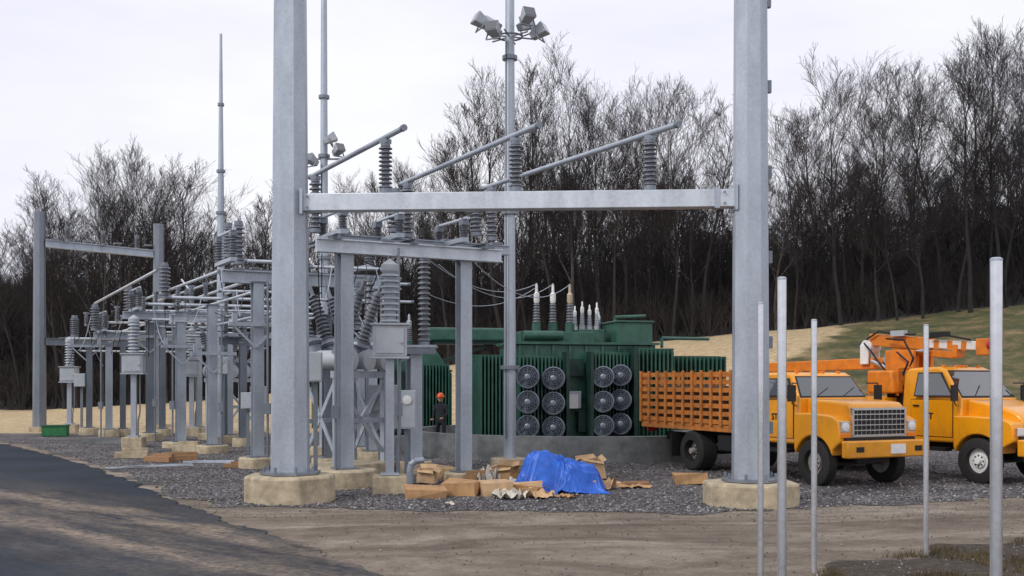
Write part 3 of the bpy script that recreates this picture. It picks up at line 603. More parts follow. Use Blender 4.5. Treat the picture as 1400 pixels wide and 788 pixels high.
def breaker(label,x,y,rz,s=1.0):
    t=thing('circuit_breaker',label,'circuit breaker',(x,y,0),rz); t.scale=(s,s,s)
    m=MB()
    for sx in (-.95,.95):
        for sy in (-.45,.45): m.box((sx,sy,1.3),(.12,.12,2.2))
        m.bar((sx,-.45,.5),(sx,.45,2.3),.05,.08); m.bar((sx,.45,.5),(sx,-.45,2.3),.05,.08)
    m.bar((-.95,-.45,.5),(.95,-.45,2.2),.05,.08); m.bar((.95,-.45,.5),(-.95,-.45,2.2),.05,.08)
    for sy in (-.45,.45): m.bar((-1.1,sy,2.4),(1.1,sy,2.4),.1,.16)
    for sy in (-.45,.45): m.bar((-1.0,sy,1.3),(1.0,sy,1.3),.06,.1)
    m.build('support_frame',STEEL,t,smooth=False)
    MB().box((0,0,.1),(2.5,1.4,.35)).build('footing',CONC,t,smooth=False,bevel=.03)
    for k in (-1,0,1):
        tk=MB().lathe((k*.7,-.75,2.75),(k*.7,.75,2.75),[(0,.1),(.02,.26),(.1,.26),(.1,.22),(.9,.22),(.9,.26),(.98,.26),(1,.1)],16).build('tank',CAB,t)
        for sy in (-1,1):
            d=V((0,sy*.42,1)).normalized(); p=V((k*.7,sy*.4,2.95)); m=MB(); m.insul(p+d*.3,p+d*1.5,.17,12,.6,14,.2); bb=m.build('bushing',PORC,t,ang=50)
            m=MB(); m.tube(p-d*.1,p+d*.3,.2,n=14); m.ring(p+d*.18,d,.2,.07,16,6); m.build('bushing_collar',STEELD,bb)
            m=MB(); m.tube(p+d*1.5,p+d*1.75,.05,n=8); m.build('terminal',STEELD,bb)
    MB().box((1.35,-.2,1.6),(.5,.6,1.1)).build('control_cabinet',CAB,t,smooth=False,bevel=.02)
breaker('three-tank circuit breaker with leaning dark bushings right of the thick left column',GX(472,26),26,R(62))
breaker('dim circuit breaker with leaning bushings left of the thick left column',GX(318,42),42,R(62),.95)
def cabinet(label,px,py,Y,w,h,legs=True,meter=False):
    p=W(px,py,Y); t=thing('control_cabinet',label,'electrical cabinet',(p.x,p.y,0),R(8))
    MB().box((0,0,p.z),(w,.3,h)).build('housing',CAB,t,smooth=False,bevel=.015)
    m=MB(); m.box((0,-.157,p.z),(w*.86,.012,h*.9)); m.build('door',CAB,t,smooth=False)
    m=MB(); m.box((0,.2,p.z*.5),(.09,.09,p.z)); m.build('stand_post',STEELD,t,smooth=False)
    if meter: 
        m=MB(); m.lathe((0,-.16,p.z+h*.25),(0,-.2,p.z+h*.25),[(0,.1),(.8,.1),(1,.07)],16); m.build('gauge',WHT,t)
cabinet('pale slim cabinet with round gauge right of the near instrument stand',556,560,24,.4,.85,True,True)
cabinet('grey box cabinet between the thick left column and the breaker',431,502,23.5,.3,.65)
cabinet('small grey box on a post left of the nearest thick column',303,500,37,.5,.6)
cabinet('dim grey box on a post near the leftmost stands',110,520,45,.45,.55)
cabinet('small grey switch box low behind the nearest instrument stand',520,548,27,.35,.5)
cabinet('small grey box low down right of the left pair of posts',338,548,33,.35,.5)
# ------------------------------------------------------------ masts
def mast(label,px,Y,zt,r0,r1,joints,fh=.25,fr=.5):
    x=GX(px,Y); t=thing('mast',label,'mast',(x,Y,0))
    MB().lathe((0,0,fh),(0,0,zt),[(0,r0),(1,r1)],12).build('pole',STEEL,t)
    for z in joints: MB().tube((0,0,z-.05),(0,0,z+.05),(r0+(r1-r0)*z/zt)*1.6,n=12).build('joint_collar',STEELD,t)
    MB().lathe((0,0,-.1),(0,0,fh),[(0,fr),(1,fr)],16).build('footing',CONC,t)
    return t
def flood(t,c,az,tilt=-25,s=1.0):
    M=Matrix.Translation(V(c))@Matrix.Rotation(az,4,'Z')@Matrix.Rotation(R(tilt),4,'X')@Matrix.Scale(s,4)
    m=MB(); pts=[(-.22,-.3,-.2),(.22,-.3,-.2),(.22,-.3,.2),(-.22,-.3,.2),(-.13,.25,-.1),(.13,.25,-.1),(.13,.25,.13),(-.13,.25,.13)]
    m.add([M@V(p) for p in pts],[(0,1,2,3),(4,7,6,5),(0,4,5,1),(1,5,6,2),(2,6,7,3),(3,7,4,0)])
    o=m.build('floodlight',CAB,t,smooth=False,bevel=.02)
    m=MB(); q=[(-.2,-.306,-.18),(.2,-.306,-.18),(.2,-.306,.18),(-.2,-.306,.18)]; q2=[(a,b_-.01,c_) for a,b_,c_ in q]
    m.add([M@V(p) for p in q+q2],[(3,2,1,0),(4,5,6,7),(0,1,5,4),(1,2,6,5),(2,3,7,6),(3,0,4,7)]); m.build('lens',GLASS,o,smooth=False)
    m=MB(); m.path([M@V((.25,0,.0)),M@V((.25,0,-.3)),M@V((-.25,0,-.3)),M@V((-.25,0,0))],.02); m.build('bracket',STEELD,o)
t=mast('tall floodlight mast left of the green transformer with a ring of lamps near its top',697,28,14.2,.17,.11,[2.6,6.6,10.6])
m=MB()
m.ring((0,0,11.15),(0,0,1),.32,.025,18,6)
for k in range(6): a=k*PI/3+.3; m.tube((0,0,11.15),(.62*math.cos(a),.62*math.sin(a),11.15),.022,n=6)
m.build('lamp_frame',STEELD,t)
for (dx,dy,z,az) in ((-.70,-.2,11.45,-65),(-.38,-.4,11.15,-25),(-.42,.3,11.55,-120),(.42,-.4,11.5,25),(.72,-.15,11.2,65),(.38,.35,11.55,130)): flood(t,(dx,dy,z),R(az),-28,.78)
t=mast('slender tall mast just right of the thick left column, with two small floodlights',443,33,18.5,.15,.07,[3,6.0,9.1,10.9,14.5])
for dx,z,az in ((.45,9.2,40),(-.3,8.9,-40),(.2,9.55,100)): flood(t,(dx,-.25,z),R(az),-30,.7)
m=MB(); m.bar((-.5,-.05,9.0),(.6,-.05,9.0),.05,.05); m.build('lamp_frame',STEELD,t)
t=mast('slender lightning mast left of the thick left column, thin at the top',302,39,14.75,.2,.045,[3,6.2,8.3,9.8,12.2])
# ------------------------------------------------------------ containment wall and transformers
t=thing('retaining_wall','low round grey concrete wall around the large green transformer','wall',(2.3,34.6,0))
m=MB(); N=96
for i in range(N):
    a=2*PI*i/N
    for (k,z) in ((1,0),(1,.72),(.945,.72),(.945,0)): m.v.append((5.6*k*math.cos(a),5.0*k*math.sin(a),z))
for i in range(N):
    for j in range(4): m.f.append((i*4+j,((i+1)%N)*4+j,((i+1)%N)*4+(j+1)%4,i*4+(j+1)%4))
m.build('curb',CONCG,t)
def fan(t,x,y,z,r=.32):
    ax=V((-.42,-1,.10)).normalized(); c=V((x,y,z)); a,b=MB().frame(ax)
    m=MB(); m.lathe(c+V((0,.10,0)),c+ax*.34,[(0,r*.96),(.85,r),(1,r*1.05),(1,r*.93),(.45,r*.9),(.45,r*.12)],22); o=m.build('fan',FAND,t)
    m=MB()
    for q in (.98,.80,.62,.44): m.ring(c+ax*(.35+.12*(1-q)),ax,r*q,.010 if q<.95 else .028,22,4)
    for k in range(12): an=k*PI/6; m.tube(c+ax*.42,c+ax*.345+(a*math.cos(an)+b*math.sin(an))*r,.008,n=4)
    m.lathe(c+ax*.38,c+ax*.44,[(0,.09),(.7,.09),(1,.05)],12)
    m.build('fan_guard',FANM,o)
    m=MB(); m.lathe(c+ax*.14,c+ax*.28,[(0,.12),(.7,.12),(1,.08)],14)
    for k in range(6):
        an=k*PI/3; e=a*math.cos(an)+b*math.sin(an); f=a*-math.sin(an)+b*math.cos(an); p=c+ax*.22
        m.add([p+e*.09-f*.05-ax*.03,p+e*.28-f*.11-ax*.05,p+e*.28+f*.10+ax*.05,p+e*.09+f*.05+ax*.03],[(0,1,2,3)])
    m.build('fan_blades',FAND,o,smooth=False,recalc=False)
def radiator(t,x0,x1,y0,y1,z0,z1,sp=.11,along='x'):
    m=MB(); x=x0
    while x<=x1:
        m.box((x,(y0+y1)/2,(z0+z1)/2),(.045,abs(y1-y0),z1-z0)); x+=sp
    m.tube((x0-.04,(y0+y1)/2,z1-.12),(x1+.04,(y0+y1)/2,z1-.12),.09,n=8); m.tube((x0-.04,(y0+y1)/2,z0+.12),(x1+.04,(y0+y1)/2,z0+.12),.09,n=8)
    m.box(((x0+x1)/2,(y0+y1)/2,z1+.0),(x1-x0+.1,abs(y1-y0)*.3,.05))
    return m.build('radiator',GRN,t,smooth=False)
t=thing('power_transformer','large dark green transformer with grey fans and bushings behind the blue tarp','transformer',(1.5,33.2,.45),R(13))
m=MB(); m.box((.5,0,1.5),(4.4,2.0,2.75)); m.build('tank',GRN,t,bevel=.03)
m=MB(); 
for z in (.5,1.3,2.2): m.box((.5,-1.03,z),(4.42,.06,.09)); 
m.box((.5,0,2.92),(4.6,2.2,.07))
for i in range(9): m.box((-1.55+i*.51,-1.03,1.5),(.06,.07,2.7))
m.build('stiffeners',GRN,t,smooth=False)
radiator(t,-2.75,-1.85,-1.3,.7,.15,2.55); radiator(t,-1.68,-.35,-1.62,-1.1,.15,2.5); radiator(t,.5,1.62,-1.62,-1.1,.15,2.62); radiator(t,2.0,3.1,-1.5,-1.1,.15,2.75,.13); radiator(t,3.3,5.0,-1.0,.6,.3,2.55,.14)
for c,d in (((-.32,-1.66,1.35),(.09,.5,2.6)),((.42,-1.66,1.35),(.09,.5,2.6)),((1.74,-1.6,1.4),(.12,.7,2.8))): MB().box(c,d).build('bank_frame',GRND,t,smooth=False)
for x,dz in ((-1.40,0),(-.64,-.04)):
    for z in (.46,1.16,1.88): fan(t,x,-1.66,z+dz)
for x in (.86,1.42):
    for z in (.46,1.16,1.88): fan(t,x,-1.66+(.08 if x>1 else 0),z+(.05 if x>1 else 0),.30)
m=MB(); m.box((2.1,0,3.2),(1.15,1.6,.75)); m.box((2.1,0,3.6),(1.25,1.7,.06)); m.build('turret_housing',GRN,t,smooth=False,bevel=.02)
MB().box((-.3,0,3.1),(2.3,1.5,.35)).build('cover_box',GRN,t,smooth=False,bevel=.02); MB().box((.9,.1,3.15),(.8,.9,.45)).build('cover_box',GRN,t,smooth=False,bevel=.02); MB().tube((-1.4,-.9,3.15),(-.2,-.9,3.15),.14,n=12).build('pipe',GRN,t)
m=MB(); m.box((.05,-1.25,1.25),(.36,.3,.5)); m.build('control_box',CAB,t,smooth=False,bevel=.01); m=MB(); m.box((-.03,-1.42,1.2),(.32,.02,.42)); m.build('label_plate',WHT,t,smooth=False)
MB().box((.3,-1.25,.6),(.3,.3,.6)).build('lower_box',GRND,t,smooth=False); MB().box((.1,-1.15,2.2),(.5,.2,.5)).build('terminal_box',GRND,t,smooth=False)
def bush(t,x,y,z,h,r,top=PORCL):
    o=MB().tube((x,y,z),(x,y,z+h*.24),r*1.15,n=14).build('bushing',GRN if h>1 else CAB,t)
    MB().insul((x,y,z+h*.24),(x,y,z+h*.62),r,7,.6,14,.25).build('porcelain',PORC if h>1 else PORCL,o,ang=50)
    MB().lathe((x,y,z+h*.62),(x,y,z+h),[(0,r*.55),(.12,r*.7),(.45,r*.7),(.55,r*.35),(.9,r*.3),(1,r*.1)],12).build('terminal',top,o)
for x in (-.72,-.2,.34): bush(t,x,.2,3.2,1.6,.125,TANP if x>0 else WHT)
for x,h in ((.62,.85),(.86,1.0),(1.1,.9),(1.34,.98),(1.46,.7)): bush(t,x,.6+(.2 if h<.8 else 0),3.3,h,.082,WHT)
m=MB(); m.path([(1.6,-.4,3.3),(1.6,-.4,3.75),(2.6,-.4,3.8)],.05); m.build('pipe',GRN,t); m=MB(); m.path([(2.9,-1.0,2.8),(2.9,-1.0,3.1),(4.6,-.6,3.1)],.05); m.build('pipe',GRN,t)
bt=[]
for x in (-.72,-.2,.34):
    c,s=math.cos(R(13)),math.sin(R(13)); bt.append(V((1.5+x*c-.2*s,33.2+x*s+.2*c,.45+3.2+1.58)))
t=thing('power_transformer','second green transformer farther left behind the pale cabinets','transformer',(GX(545,38.5),38.5,.3),R(13))
m=MB(); m.prism([(-2.0,.1),(-2.0,2.6),(-1.3,3.15),(1.2,3.0),(1.75,2.2),(1.75,.1)],-1.0,1.0); m.build('tank',GRN,t,smooth=False,bevel=.03)
m=MB(); 
for i in range(8): m.box((-1.9+i*.5,-1.03,1.2),(.06,.07,2.2))
m.box((-.1,-1.03,2.3),(3.7,.08,.08)); m.build('stiffeners',GRN,t,smooth=False)
radiator(t,.2,1.55,-1.7,-1.05,.1,2.5); radiator(t,-1.6,-.3,-1.6,-1.05,.1,2.5); radiator(t,-3.0,-2.05,-.9,.6,.3,2.4)
m=MB(); m.box((2.5,.3,3.62),(3.1,.7,.5)); m.build('conservator',GRN,t,bevel=.09)
m=MB(); m.box((1.2,.3,3.0),(.14,.5,.9)); m.bar((1.2,.3,2.5),(3.6,.3,3.35),.1,.12); m.box((2.5,.3,3.32),(3.0,.5,.1)); m.build('conservator_bracket',GRND,t,smooth=False)
for x in (-.9,-.2,.4): bush(t,x,.2,3.05,1.3,.13)
MB().box((0,0,-.1),(5.6,4.2,.38)).build('pad',CONCG,t,smooth=False)
# cables
cable('sagging grey cable to the left transformer bushing',W(582,352,26.5),bt[0],.5,.011,mat=STEEL); cable('sagging grey cable to the middle transformer bushing',W(600,362,25.5),bt[1],.6,.011,mat=STEEL); cable('sagging grey cable to the right transformer bushing',W(640,350,25),bt[2],.65,.011,mat=STEEL)
cable('sagging grey cable from the tall insulator column past the floodlight mast, lowest',W(580,400,26.5),bt[0]-V((0,0,.1)),.45,.010,mat=STEEL)
cable('thin cable from the high tube down to the breaker',at(440,236,zt),W(440,408,26),-.1,.014); cable('thin drop cable left of the tall insulator column',W(520,385,28),W(576,352,26.5),.3,.014)
cable('thin curved jumper under the middle beam',W(330,375,29),W(440,400,26),.4,.016)
cable('thin cable linking mast floodlights down the floodlight mast',W(692,60,28)-V((0,.2,0)),W(692,600,28)-V((0,.2,0)),0,.012)
for a,b_,Y0,Y1,sg,lab in (((541,285),(505,400),24,28,.2,'thin jumper from the raised switch frame down to the slender insulators'),((655,290),(590,352),25,26.5,.3,'thin jumper from the raised frame right end to the tall insulator column'),((225,372),(250,432),40,36.5,.3,'thin jumper down from the far frame to the left pair of posts'),((300,372),(318,440),34,42,.3,'thin jumper down beside the lightning mast'),((176,400),(183,440),42,36.5,.1,'thin jumper down to the middle left instrument stand'),((130,418),(97,476),44,47,.2,'thin jumper down to the leftmost instrument stand'),((470,325),(533,362),24,21.7,.25,'thin jumper from the raised frame to the nearest instrument stand'),((575,265),(650,290),24,25,.2,'thin jumper between insulators behind the near crossbeam'),((390,430),(250,440),30,37,.4,'sagging cable crossing between the left posts'),((380,410),(290,425),29,34,.35,'sagging cable just left of the thick left column')):
    cable(lab,W(*a,Y0),W(*b_,Y1),sg,.015)
# ------------------------------------------------------------ fence posts
for px,top,Y,r,lab in ((1040,415,9.9,.027,'leftmost bare fence post, close beside another post'),(1069,381,7.5,.031,'second bare fence post from the left'),(1113,438,12.7,.034,'third fence post from the left, in front of the truck front wheel'),(1266,445,13.8,.033,'fence post between the two orange trucks'),(1362,355,6.3,.035,'thickest, nearest fence post at the right edge')):
    p=W(px,top,Y); t=thing('fence_post',lab,'fence post',(p.x,p.y,0))
    MB().tube((0,0,-.1),(0,0,p.z),r,n=16).build('pole',POSTM,t)
    MB().lathe((0,0,p.z-.01),(0,0,p.z+.012),[(0,r*1.03),(.6,r*1.03),(1,r*.7)],16).build('post_cap',STEEL,t)
# ------------------------------------------------------------ trucks
def text_mesh(s,size,mat,parent,loc,rot,name='lettering'):
    c=bpy.data.curves.new(name,'FONT'); c.body=s; c.size=size; c.extrude=.004; c.offset=.006; tmp=bpy.data.objects.new('tmp',c); COL.objects.link(tmp)
    dg=bpy.context.evaluated_depsgraph_get(); me=bpy.data.meshes.new_from_object(tmp.evaluated_get(dg)); bpy.data.objects.remove(tmp)
    me.materials.clear(); me.materials.append(mat); o=bpy.data.objects.new(name,me); COL.objects.link(o); o.parent=parent; o.location=loc; o.rotation_euler=rot; return o
def wheel(t,x,y,r,w,side,rim):
    o=MB().lathe((x,y-w/2*side,r),(x,y+w/2*side,r),[(0,r*.5),(.0,r*.56),(.55,r*.56),(.6,r*.3),(.75,r*.3),(.75,r*.16),(1.0,r*.14)] ,24).build('wheel',rim,t)
    m=MB()
    for k in range(8): an=k*PI/4; m.tube((x+r*.23*math.cos(an),y+w*.24*side,r+r*.23*math.sin(an)),(x+r*.23*math.cos(an),y+w*.32*side,r+r*.23*math.sin(an)),.018,n=6)
    m.build('wheel_nuts',BLK,o)
    m=MB(); n=32; prof=[(-.5,.56),(-.5,.9),(-.4,1.0),(.4,1.0),(.5,.9),(.5,.56)]
    for i in range(n):
        a=2*PI*i/n
        for d,q in prof: m.v.append((x+r*q*math.cos(a),y+w*d,r+r*q*math.sin(a)))
    k=len(prof)
    for i in range(n):
        for j in range(k): m.f.append((i*k+j,((i+1)%n)*k+j,((i+1)%n)*k+(j+1)%k,i*k+(j+1)%k))
    m.build('tyre',RUB,o)
def hw(x,z): return 1.0-.17*max(0,z-1.86)/.6
def cab(t,kind,text):
    if kind==1: prof=[(-.55,.85),(-.55,1.86),(-.92,2.36),(-1.08,2.44),(-2.0,2.44),(-2.08,2.34),(-2.08,.85)]
    else: prof=[(-.5,.85),(-.5,1.84),(-1.05,2.5),(-1.25,2.58),(-2.1,2.55),(-2.2,2.4),(-2.2,.85)]
    MB().prism(prof,lambda x,z:-hw(x,z),hw).build('cab',YEL,t,bevel=.06)
    (xa,za),(xb,zb)=prof[1],prof[2]; dx,dz=xb-xa,zb-za; L=math.hypot(dx,dz); nx_,nz_=dz/L,-dx/L
    a=(xa+dx*.1,za+dz*.1); b=(xa+dx*.93,za+dz*.93)
    def slab(a,b,o0,o1): return [(a[0]+nx_*o0,a[1]+nz_*o0),(b[0]+nx_*o0,b[1]+nz_*o0),(b[0]+nx_*o1,b[1]+nz_*o1),(a[0]+nx_*o1,a[1]+nz_*o1)]
    MB().prism(slab(a,b,-.01,.012),lambda x,z:-hw(x,z)+.09,lambda x,z:hw(x,z)-.09).build('windscreen',GLASS,t,smooth=False)
    a2=(xa+dx*.04,za+dz*.04); b2=(xa+dx*.99,za+dz*.99)
    MB().prism(slab(a2,b2,-.02,.006),lambda x,z:-hw(x,z)+.055,lambda x,z:hw(x,z)-.055).build('windscreen_seal',BLK,t,smooth=False)
    for s in (-.45,.3): MB().bar((a[0]+nx_*.02,s,a[1]+nz_*.02),(a[0]+dx*.35+nx_*.03,s+.4,a[1]+dz*.35+nz_*.03),.012,.012).build('wiper',BLK,t,smooth=False)
    top=zb-.06
    for s in (-1,1):
        win=[(xa-.26,1.92),(xb-.12,top-.02),(-1.76,top-.02),(-1.76,1.92)]; win2=[(xa-.21,1.89),(xb-.08,top+.01),(-1.79,top+.01),(-1.79,1.89)]
        lo=(lambda x,z:s*(hw(x,z)+.002)); hi=(lambda x,z:s*(hw(x,z)+.014)); hi2=(lambda x,z:s*(hw(x,z)+.020))
        MB().prism([(-.712,.972),(-.712,1.828),(-1.868,1.828),(-1.868,.972)],lo,lambda x,z:s*(hw(x,z)+.006)).build('door_gap',BLK,t,smooth=False)
        d=MB().prism([(-.725,.985),(-.725,1.815),(-1.855,1.815),(-1.855,.985)],lo,hi).build('door',YEL,t,smooth=False)
        MB().prism(win2,lo,hi).build('window_seal',BLK,t,smooth=False); MB().prism(win,lo,hi2).build('side_window',GLASS,t,smooth=False)
        MB().box((-1.7,s*(1.035),1.68),(.16,.03,.035)).build('handle',BLK,d,smooth=False)
        m=MB(); m.path([(-.62,s*1.0,2.2),(-.5,s*1.22,2.2),(-.5,s*1.22,1.75),(-.62,s*1.0,1.7)],.014); m.box((-.5,s*1.23,1.98),(.05,.2,.36)); m.build('mirror',BLK,t,smooth=False)
        MB().box((-1.2,s*.98,.7),(.7,.25,.08)).build('step',BLK,t,smooth=False)
        if s<0: text_mesh(text,.2,BLK,d,(-1.45,-1.018,1.38),(R(90),0,0))
    for y in (-.6,-.15,0,.15,.6): MB().box((prof[3][0]-.02,y,prof[3][1]+.02),(.08,.07,.04)).build('marker_light',AMB,t,smooth=False)
def front(t,kind):
    if kind==1:
        hood=[(-.56,1.0),(-.56,1.86),(.26,1.83),(.68,1.79),(.78,1.72),(.80,1.64),(.80,1.0)]; hwid=.78; fz=1.50; fx=-.07
    else:
        hood=[(-.52,1.0),(-.52,1.84),(.3,1.70),(.68,1.56),(.84,1.42),(.89,1.26),(.89,1.0)]; hwid=.78; fz=1.42; fx=0
    MB().prism(hood,lambda x,z:-hwid+.05*max(0,x),lambda x,z:hwid-.05*max(0,x)).build('hood',YEL,t,bevel=.06)
    fw=1.08 if kind==1 else 1.13
    for s in (-1,1):
        pts=[(-.62,.78),(-.62,fz+.05),(-.2,fz+.06),(.45,fz+.03),(.70+fx,fz-.01),(.84+fx,fz-.08),(.88+fx,fz-.2),(.88+fx,.95),(.6,.8)]
        for i in range(13):
            a=PI*(.09+.82*i/12); pts.append((.60*math.cos(a),.50+.58*math.sin(a)))
        lo,hi=(.6,fw) if s>0 else (-fw,-.6)
        MB().prism(pts,lo,hi).build('fender',YEL,t,bevel=.05)
        MB().box((0,s*.84,1.05),(1.1,.4,.05)).build('wheel_well',BLK,t,smooth=False)
        if kind==1:
            h=MB().box((.885+fx,s*.92,1.29),(.03,.25,.23)).build('headlight',CHR,t,smooth=False,bevel=.01)
            MB().lathe((.89+fx,s*.92,1.29),(.925+fx,s*.92,1.29),[(0,.095),(.6,.095),(1,.05)],16).build('lens',LENS,h)
            MB().box((.885+fx,s*.92,1.1),(.03,.24,.08)).build('turn_signal',AMB,t,smooth=False)
        else:
            MB().box((.89,s*.93,1.16),(.03,.3,.16)).build('headlight',LENS,t,smooth=False,bevel=.01)
            MB().box((.88,s*1.06,1.16),(.05,.08,.16)).build('turn_signal',AMB,t,smooth=False)
    m=MB(); z0,z1=(1.1,1.66) if kind==1 else (1.02,1.30); gw=.72 if kind==1 else .64
    gx=.885+fx if kind==1 else .90
    for z in (z0,z1): m.box((gx,0,z),(.05,gw*2+.06,.05))
    for y in (-gw,gw): m.box((gx,y,(z0+z1)/2),(.05,.05,z1-z0))
    for i in range(1,5): m.box((gx+.005,0,z0+(z1-z0)*i/5),(.03,gw*2,.02))
    for i in range(1,12): m.box((gx,-gw+2*gw*i/12,(z0+z1)/2),(.02,.010,z1-z0))
    g_=m.build('grille',CHR if kind==1 else BLK,t,smooth=False); MB().box((gx-.008,0,(z0+z1)/2),(.012,gw*2,z1-z0-.03)).build('grille_backing',BLK,g_,smooth=False)
    b_=MB().box((1.10+fx,0,.83),(.2,fw*2+.1,.36)).build('bumper',YEL,t,bevel=.035)
    MB().box((1.215+fx,.22,.83),(.02,.40,.20)).build('number_plate',WHT,b_,smooth=False)
    for y in (-.8,.8): MB().box((1.203+fx,y,.83),(.012,.2,.11)).build('fog_lamp',BLK,b_,smooth=False)
    for y in (-.4,.4): MB().box((.9,y,.84),(.2,.1,.2)).build('bumper_bracket',BLK,t,smooth=False)
    MB().box((.90+fx,0,1.03),(.1,1.9,.07)).build('lower_valance',BLK,t,smooth=False)
def running_gear(t,rim,tr=1.0):
    m=MB(); m.box((-2.9,.42,.78),(7.4,.1,.22)); m.box((-2.9,-.42,.78),(7.4,.1,.22)); m.box((0,0,.5),(.15,1.8,.15)); m.box((-4.4,0,.5),(.2,1.7,.2)); m.box((0,0,.75),(1.2,.8,.5)); m.box((-5,0,.78),(.1,.9,.15)); m.build('chassis',BLK,t,smooth=False)
    for y in (-tr,tr): wheel(t,0,y,.5,.27,1 if y>0 else -1,rim)
    for y in (-.95,.95): wheel(t,-4.4,y,.5,.5,1 if y>0 else -1,rim)
    for s in (-1,1):
        MB().box((-3.0,s*.85,.75),(.9,.45,.4)).build('fuel_tank',BLK,t,bevel=.04); MB().box((-5.2,s,.62),(.03,.5,.6)).build('mudflap',BLK,t,smooth=False); MB().box((-6.8,s*.8,.95),(.05,.3,.12)).build('tail_light',RED,t,smooth=False)
a1=R(-65)
t=thing('stake_truck','orange-yellow flatbed truck with slatted stake sides parked behind the right column','truck',(7.42,23.65,.0),a1)
cab(t,1,'ST'); front(t,1); running_gear(t,RIMW,.95)
m=MB(); m.box((-4.5,0,1.1),(4.5,2.36,.16)); m.build('bed',ORG,t,smooth=False,bevel=.01)
for s in (-1,1):
    for i in range(12): MB().box((-6.7+i*.4,s*1.228,1.84),(.085,.04,1.34)).build('stake',ORG,t,smooth=False)
    m=MB()
    for i in range(7): m.box((-4.5,s*1.19,1.26+i*.192),(4.45,.03,.108))
    m.build('slat_side',ORG,t,smooth=False)
for x in (-6.73,-2.27):
    m=MB()
    for i in range(7): m.box((x,0,1.26+i*.192),(.03,2.3,.108))
    for i in range(5): m.box((x,-1.08+i*.54,1.82),(.05,.08,1.3))
    m.build('end_rack',ORG,t,smooth=False)
m=MB(); m.box((-2.15,0,1.75),(.08,2.2,1.4)); m.build('headboard',BLK,t,smooth=False)
m=MB(); m.box((-4.5,.0,1.66),(3.9,1.9,.92)); m.build('slat_gap_darkener',simple('slat_gap_shade',(.04,.022,.010),.8,var=.5),t,smooth=False,bevel=.08)  # added dark block, no real load: its colour puts shade behind the slat gaps
a2=R(-60)
t=thing('boom_truck','orange-yellow utility truck with folded boom over its cab, at the right edge','truck',(11.15,24.25,0),a2)
cab(t,2,'ST'); front(t,2); running_gear(t,WHT)
m=MB()
for s in (-1,1): m.prism([(-2.5,.8),(-2.5,1.85),(-6.6,1.85),(-6.6,.8),(-5.1,.8),(-4.95,1.15),(-3.85,1.15),(-3.7,.8)],s*.7,s*1.17)
m.box((-4.55,0,1.05),(4.1,1.5,.1)); m.build('service_body',YEL,t,smooth=False,bevel=.02)
for s in (-1,1):
    for x in (-2.95,-4.4,-5.9): MB().box((x,s*1.175,1.5),(.7,.015,.6)).build('locker_door',YEL,t,smooth=False,bevel=.005)
m=MB(); m.lathe((-2.75,0,1.05),(-2.75,0,2.35),[(0,.42),(.2,.36),(.7,.36),(.75,.45),(1,.45)],18); m.box((-2.75,-.32,2.6),(.85,.12,.8)); m.box((-2.75,.32,2.6),(.85,.12,.8)); m.build('turret',BOOM,t,bevel=.02)
m=MB(); m.box((-2.5,-.6,1.9),(.6,.3,.5)); m.build('valve_box',BLK,t,smooth=False,bevel=.02)
MB().box((-2.6,-.62,2.35),(.5,.25,.22)).build('control_console',CAB,t,smooth=False,bevel=.02)
MB().tube((-2.2,-.75,2.35),(-2.2,.75,2.35),.05,n=10).build('roller_bar',CHR,t)
m=MB(); m.path([(-2.35,-.9,1.9),(-2.35,-.9,2.55),(-2.35,.9,2.55),(-2.35,.9,1.9)],.035); m.path([(-3.2,-.9,1.9),(-3.2,-.9,2.35),(-2.35,-.9,2.45)],.03); m.build('guard_rail',BOOM,t)
m=MB(); m.lathe((-3.1,-.36,2.75),(-3.1,.36,2.75),[(0,.16),(1,.16)],14); m.build('pivot_drum',CHR,t)
m=MB(); m.bar((-2.55,0,2.72),(-7.6,0,2.62),.26,.28); m.build('lower_boom',BOOM,t,bevel=.02)
m=MB(); m.bar((-3.9,0,3.30),(-2.1,0,3.14),.28,.30); m.build('upper_boom',BOOM,t,bevel=.02)
m=MB(); m.bar((-3.2,0,3.02),(-1.4,0,2.86),.2,.16); m.box((-1.35,0,2.95),(.14,.3,.3)); m.build('boom_link',BOOM,t,bevel=.02)
m=MB(); m.bar((-2.1,0,3.14),(-.8,0,3.06),.2,.2); m.build('boom_tip',WHT,t,bevel=.02)
for i in range(3): x=-1.95+i*.38; MB().bar((x,0,3.13-.06*(x+2.1)),(x+.14,0,3.12-.06*(x+2.1)),.215,.215).build('boom_stripe',BOOM,t,smooth=False)
MB().box((-.62,0,3.03),(.3,.3,.38)).build('boom_head',BOOM,t,bevel=.02)
MB().tube((-.46,-.1,3.08),(-.39,-.1,3.08),.1,n=12).build('boom_lamp',RED,t)
MB().box((-1.7,-.2,3.35),(.5,.12,.12)).build('valve_box',BLK,t,smooth=False); MB().box((-2.9,-.2,3.42),(.4,.14,.14)).build('valve_box',CAB,t,smooth=False)
m=MB(); m.lathe((-3.95,-.2,3.12),(-3.95,.2,3.12),[(0,.17),(1,.17)],18); m.build('boom_elbow',WHT,t,bevel=.02)
m=MB(); m.box((-3.98,-.2,2.92),(.26,.06,.5)); m.box((-3.98,.2,2.92),(.26,.06,.5)); m.build('elbow_plates',WHT,t,smooth=False,bevel=.02)
MB().tube((-2.9,-.24,2.45),(-3.7,-.24,2.75),.06,n=10).build('hydraulic_cylinder',CHR,t); MB().tube((-3.2,-.2,2.9),(-2.0,-.2,2.98),.05,n=10).build('hydraulic_cylinder',CHR,t)
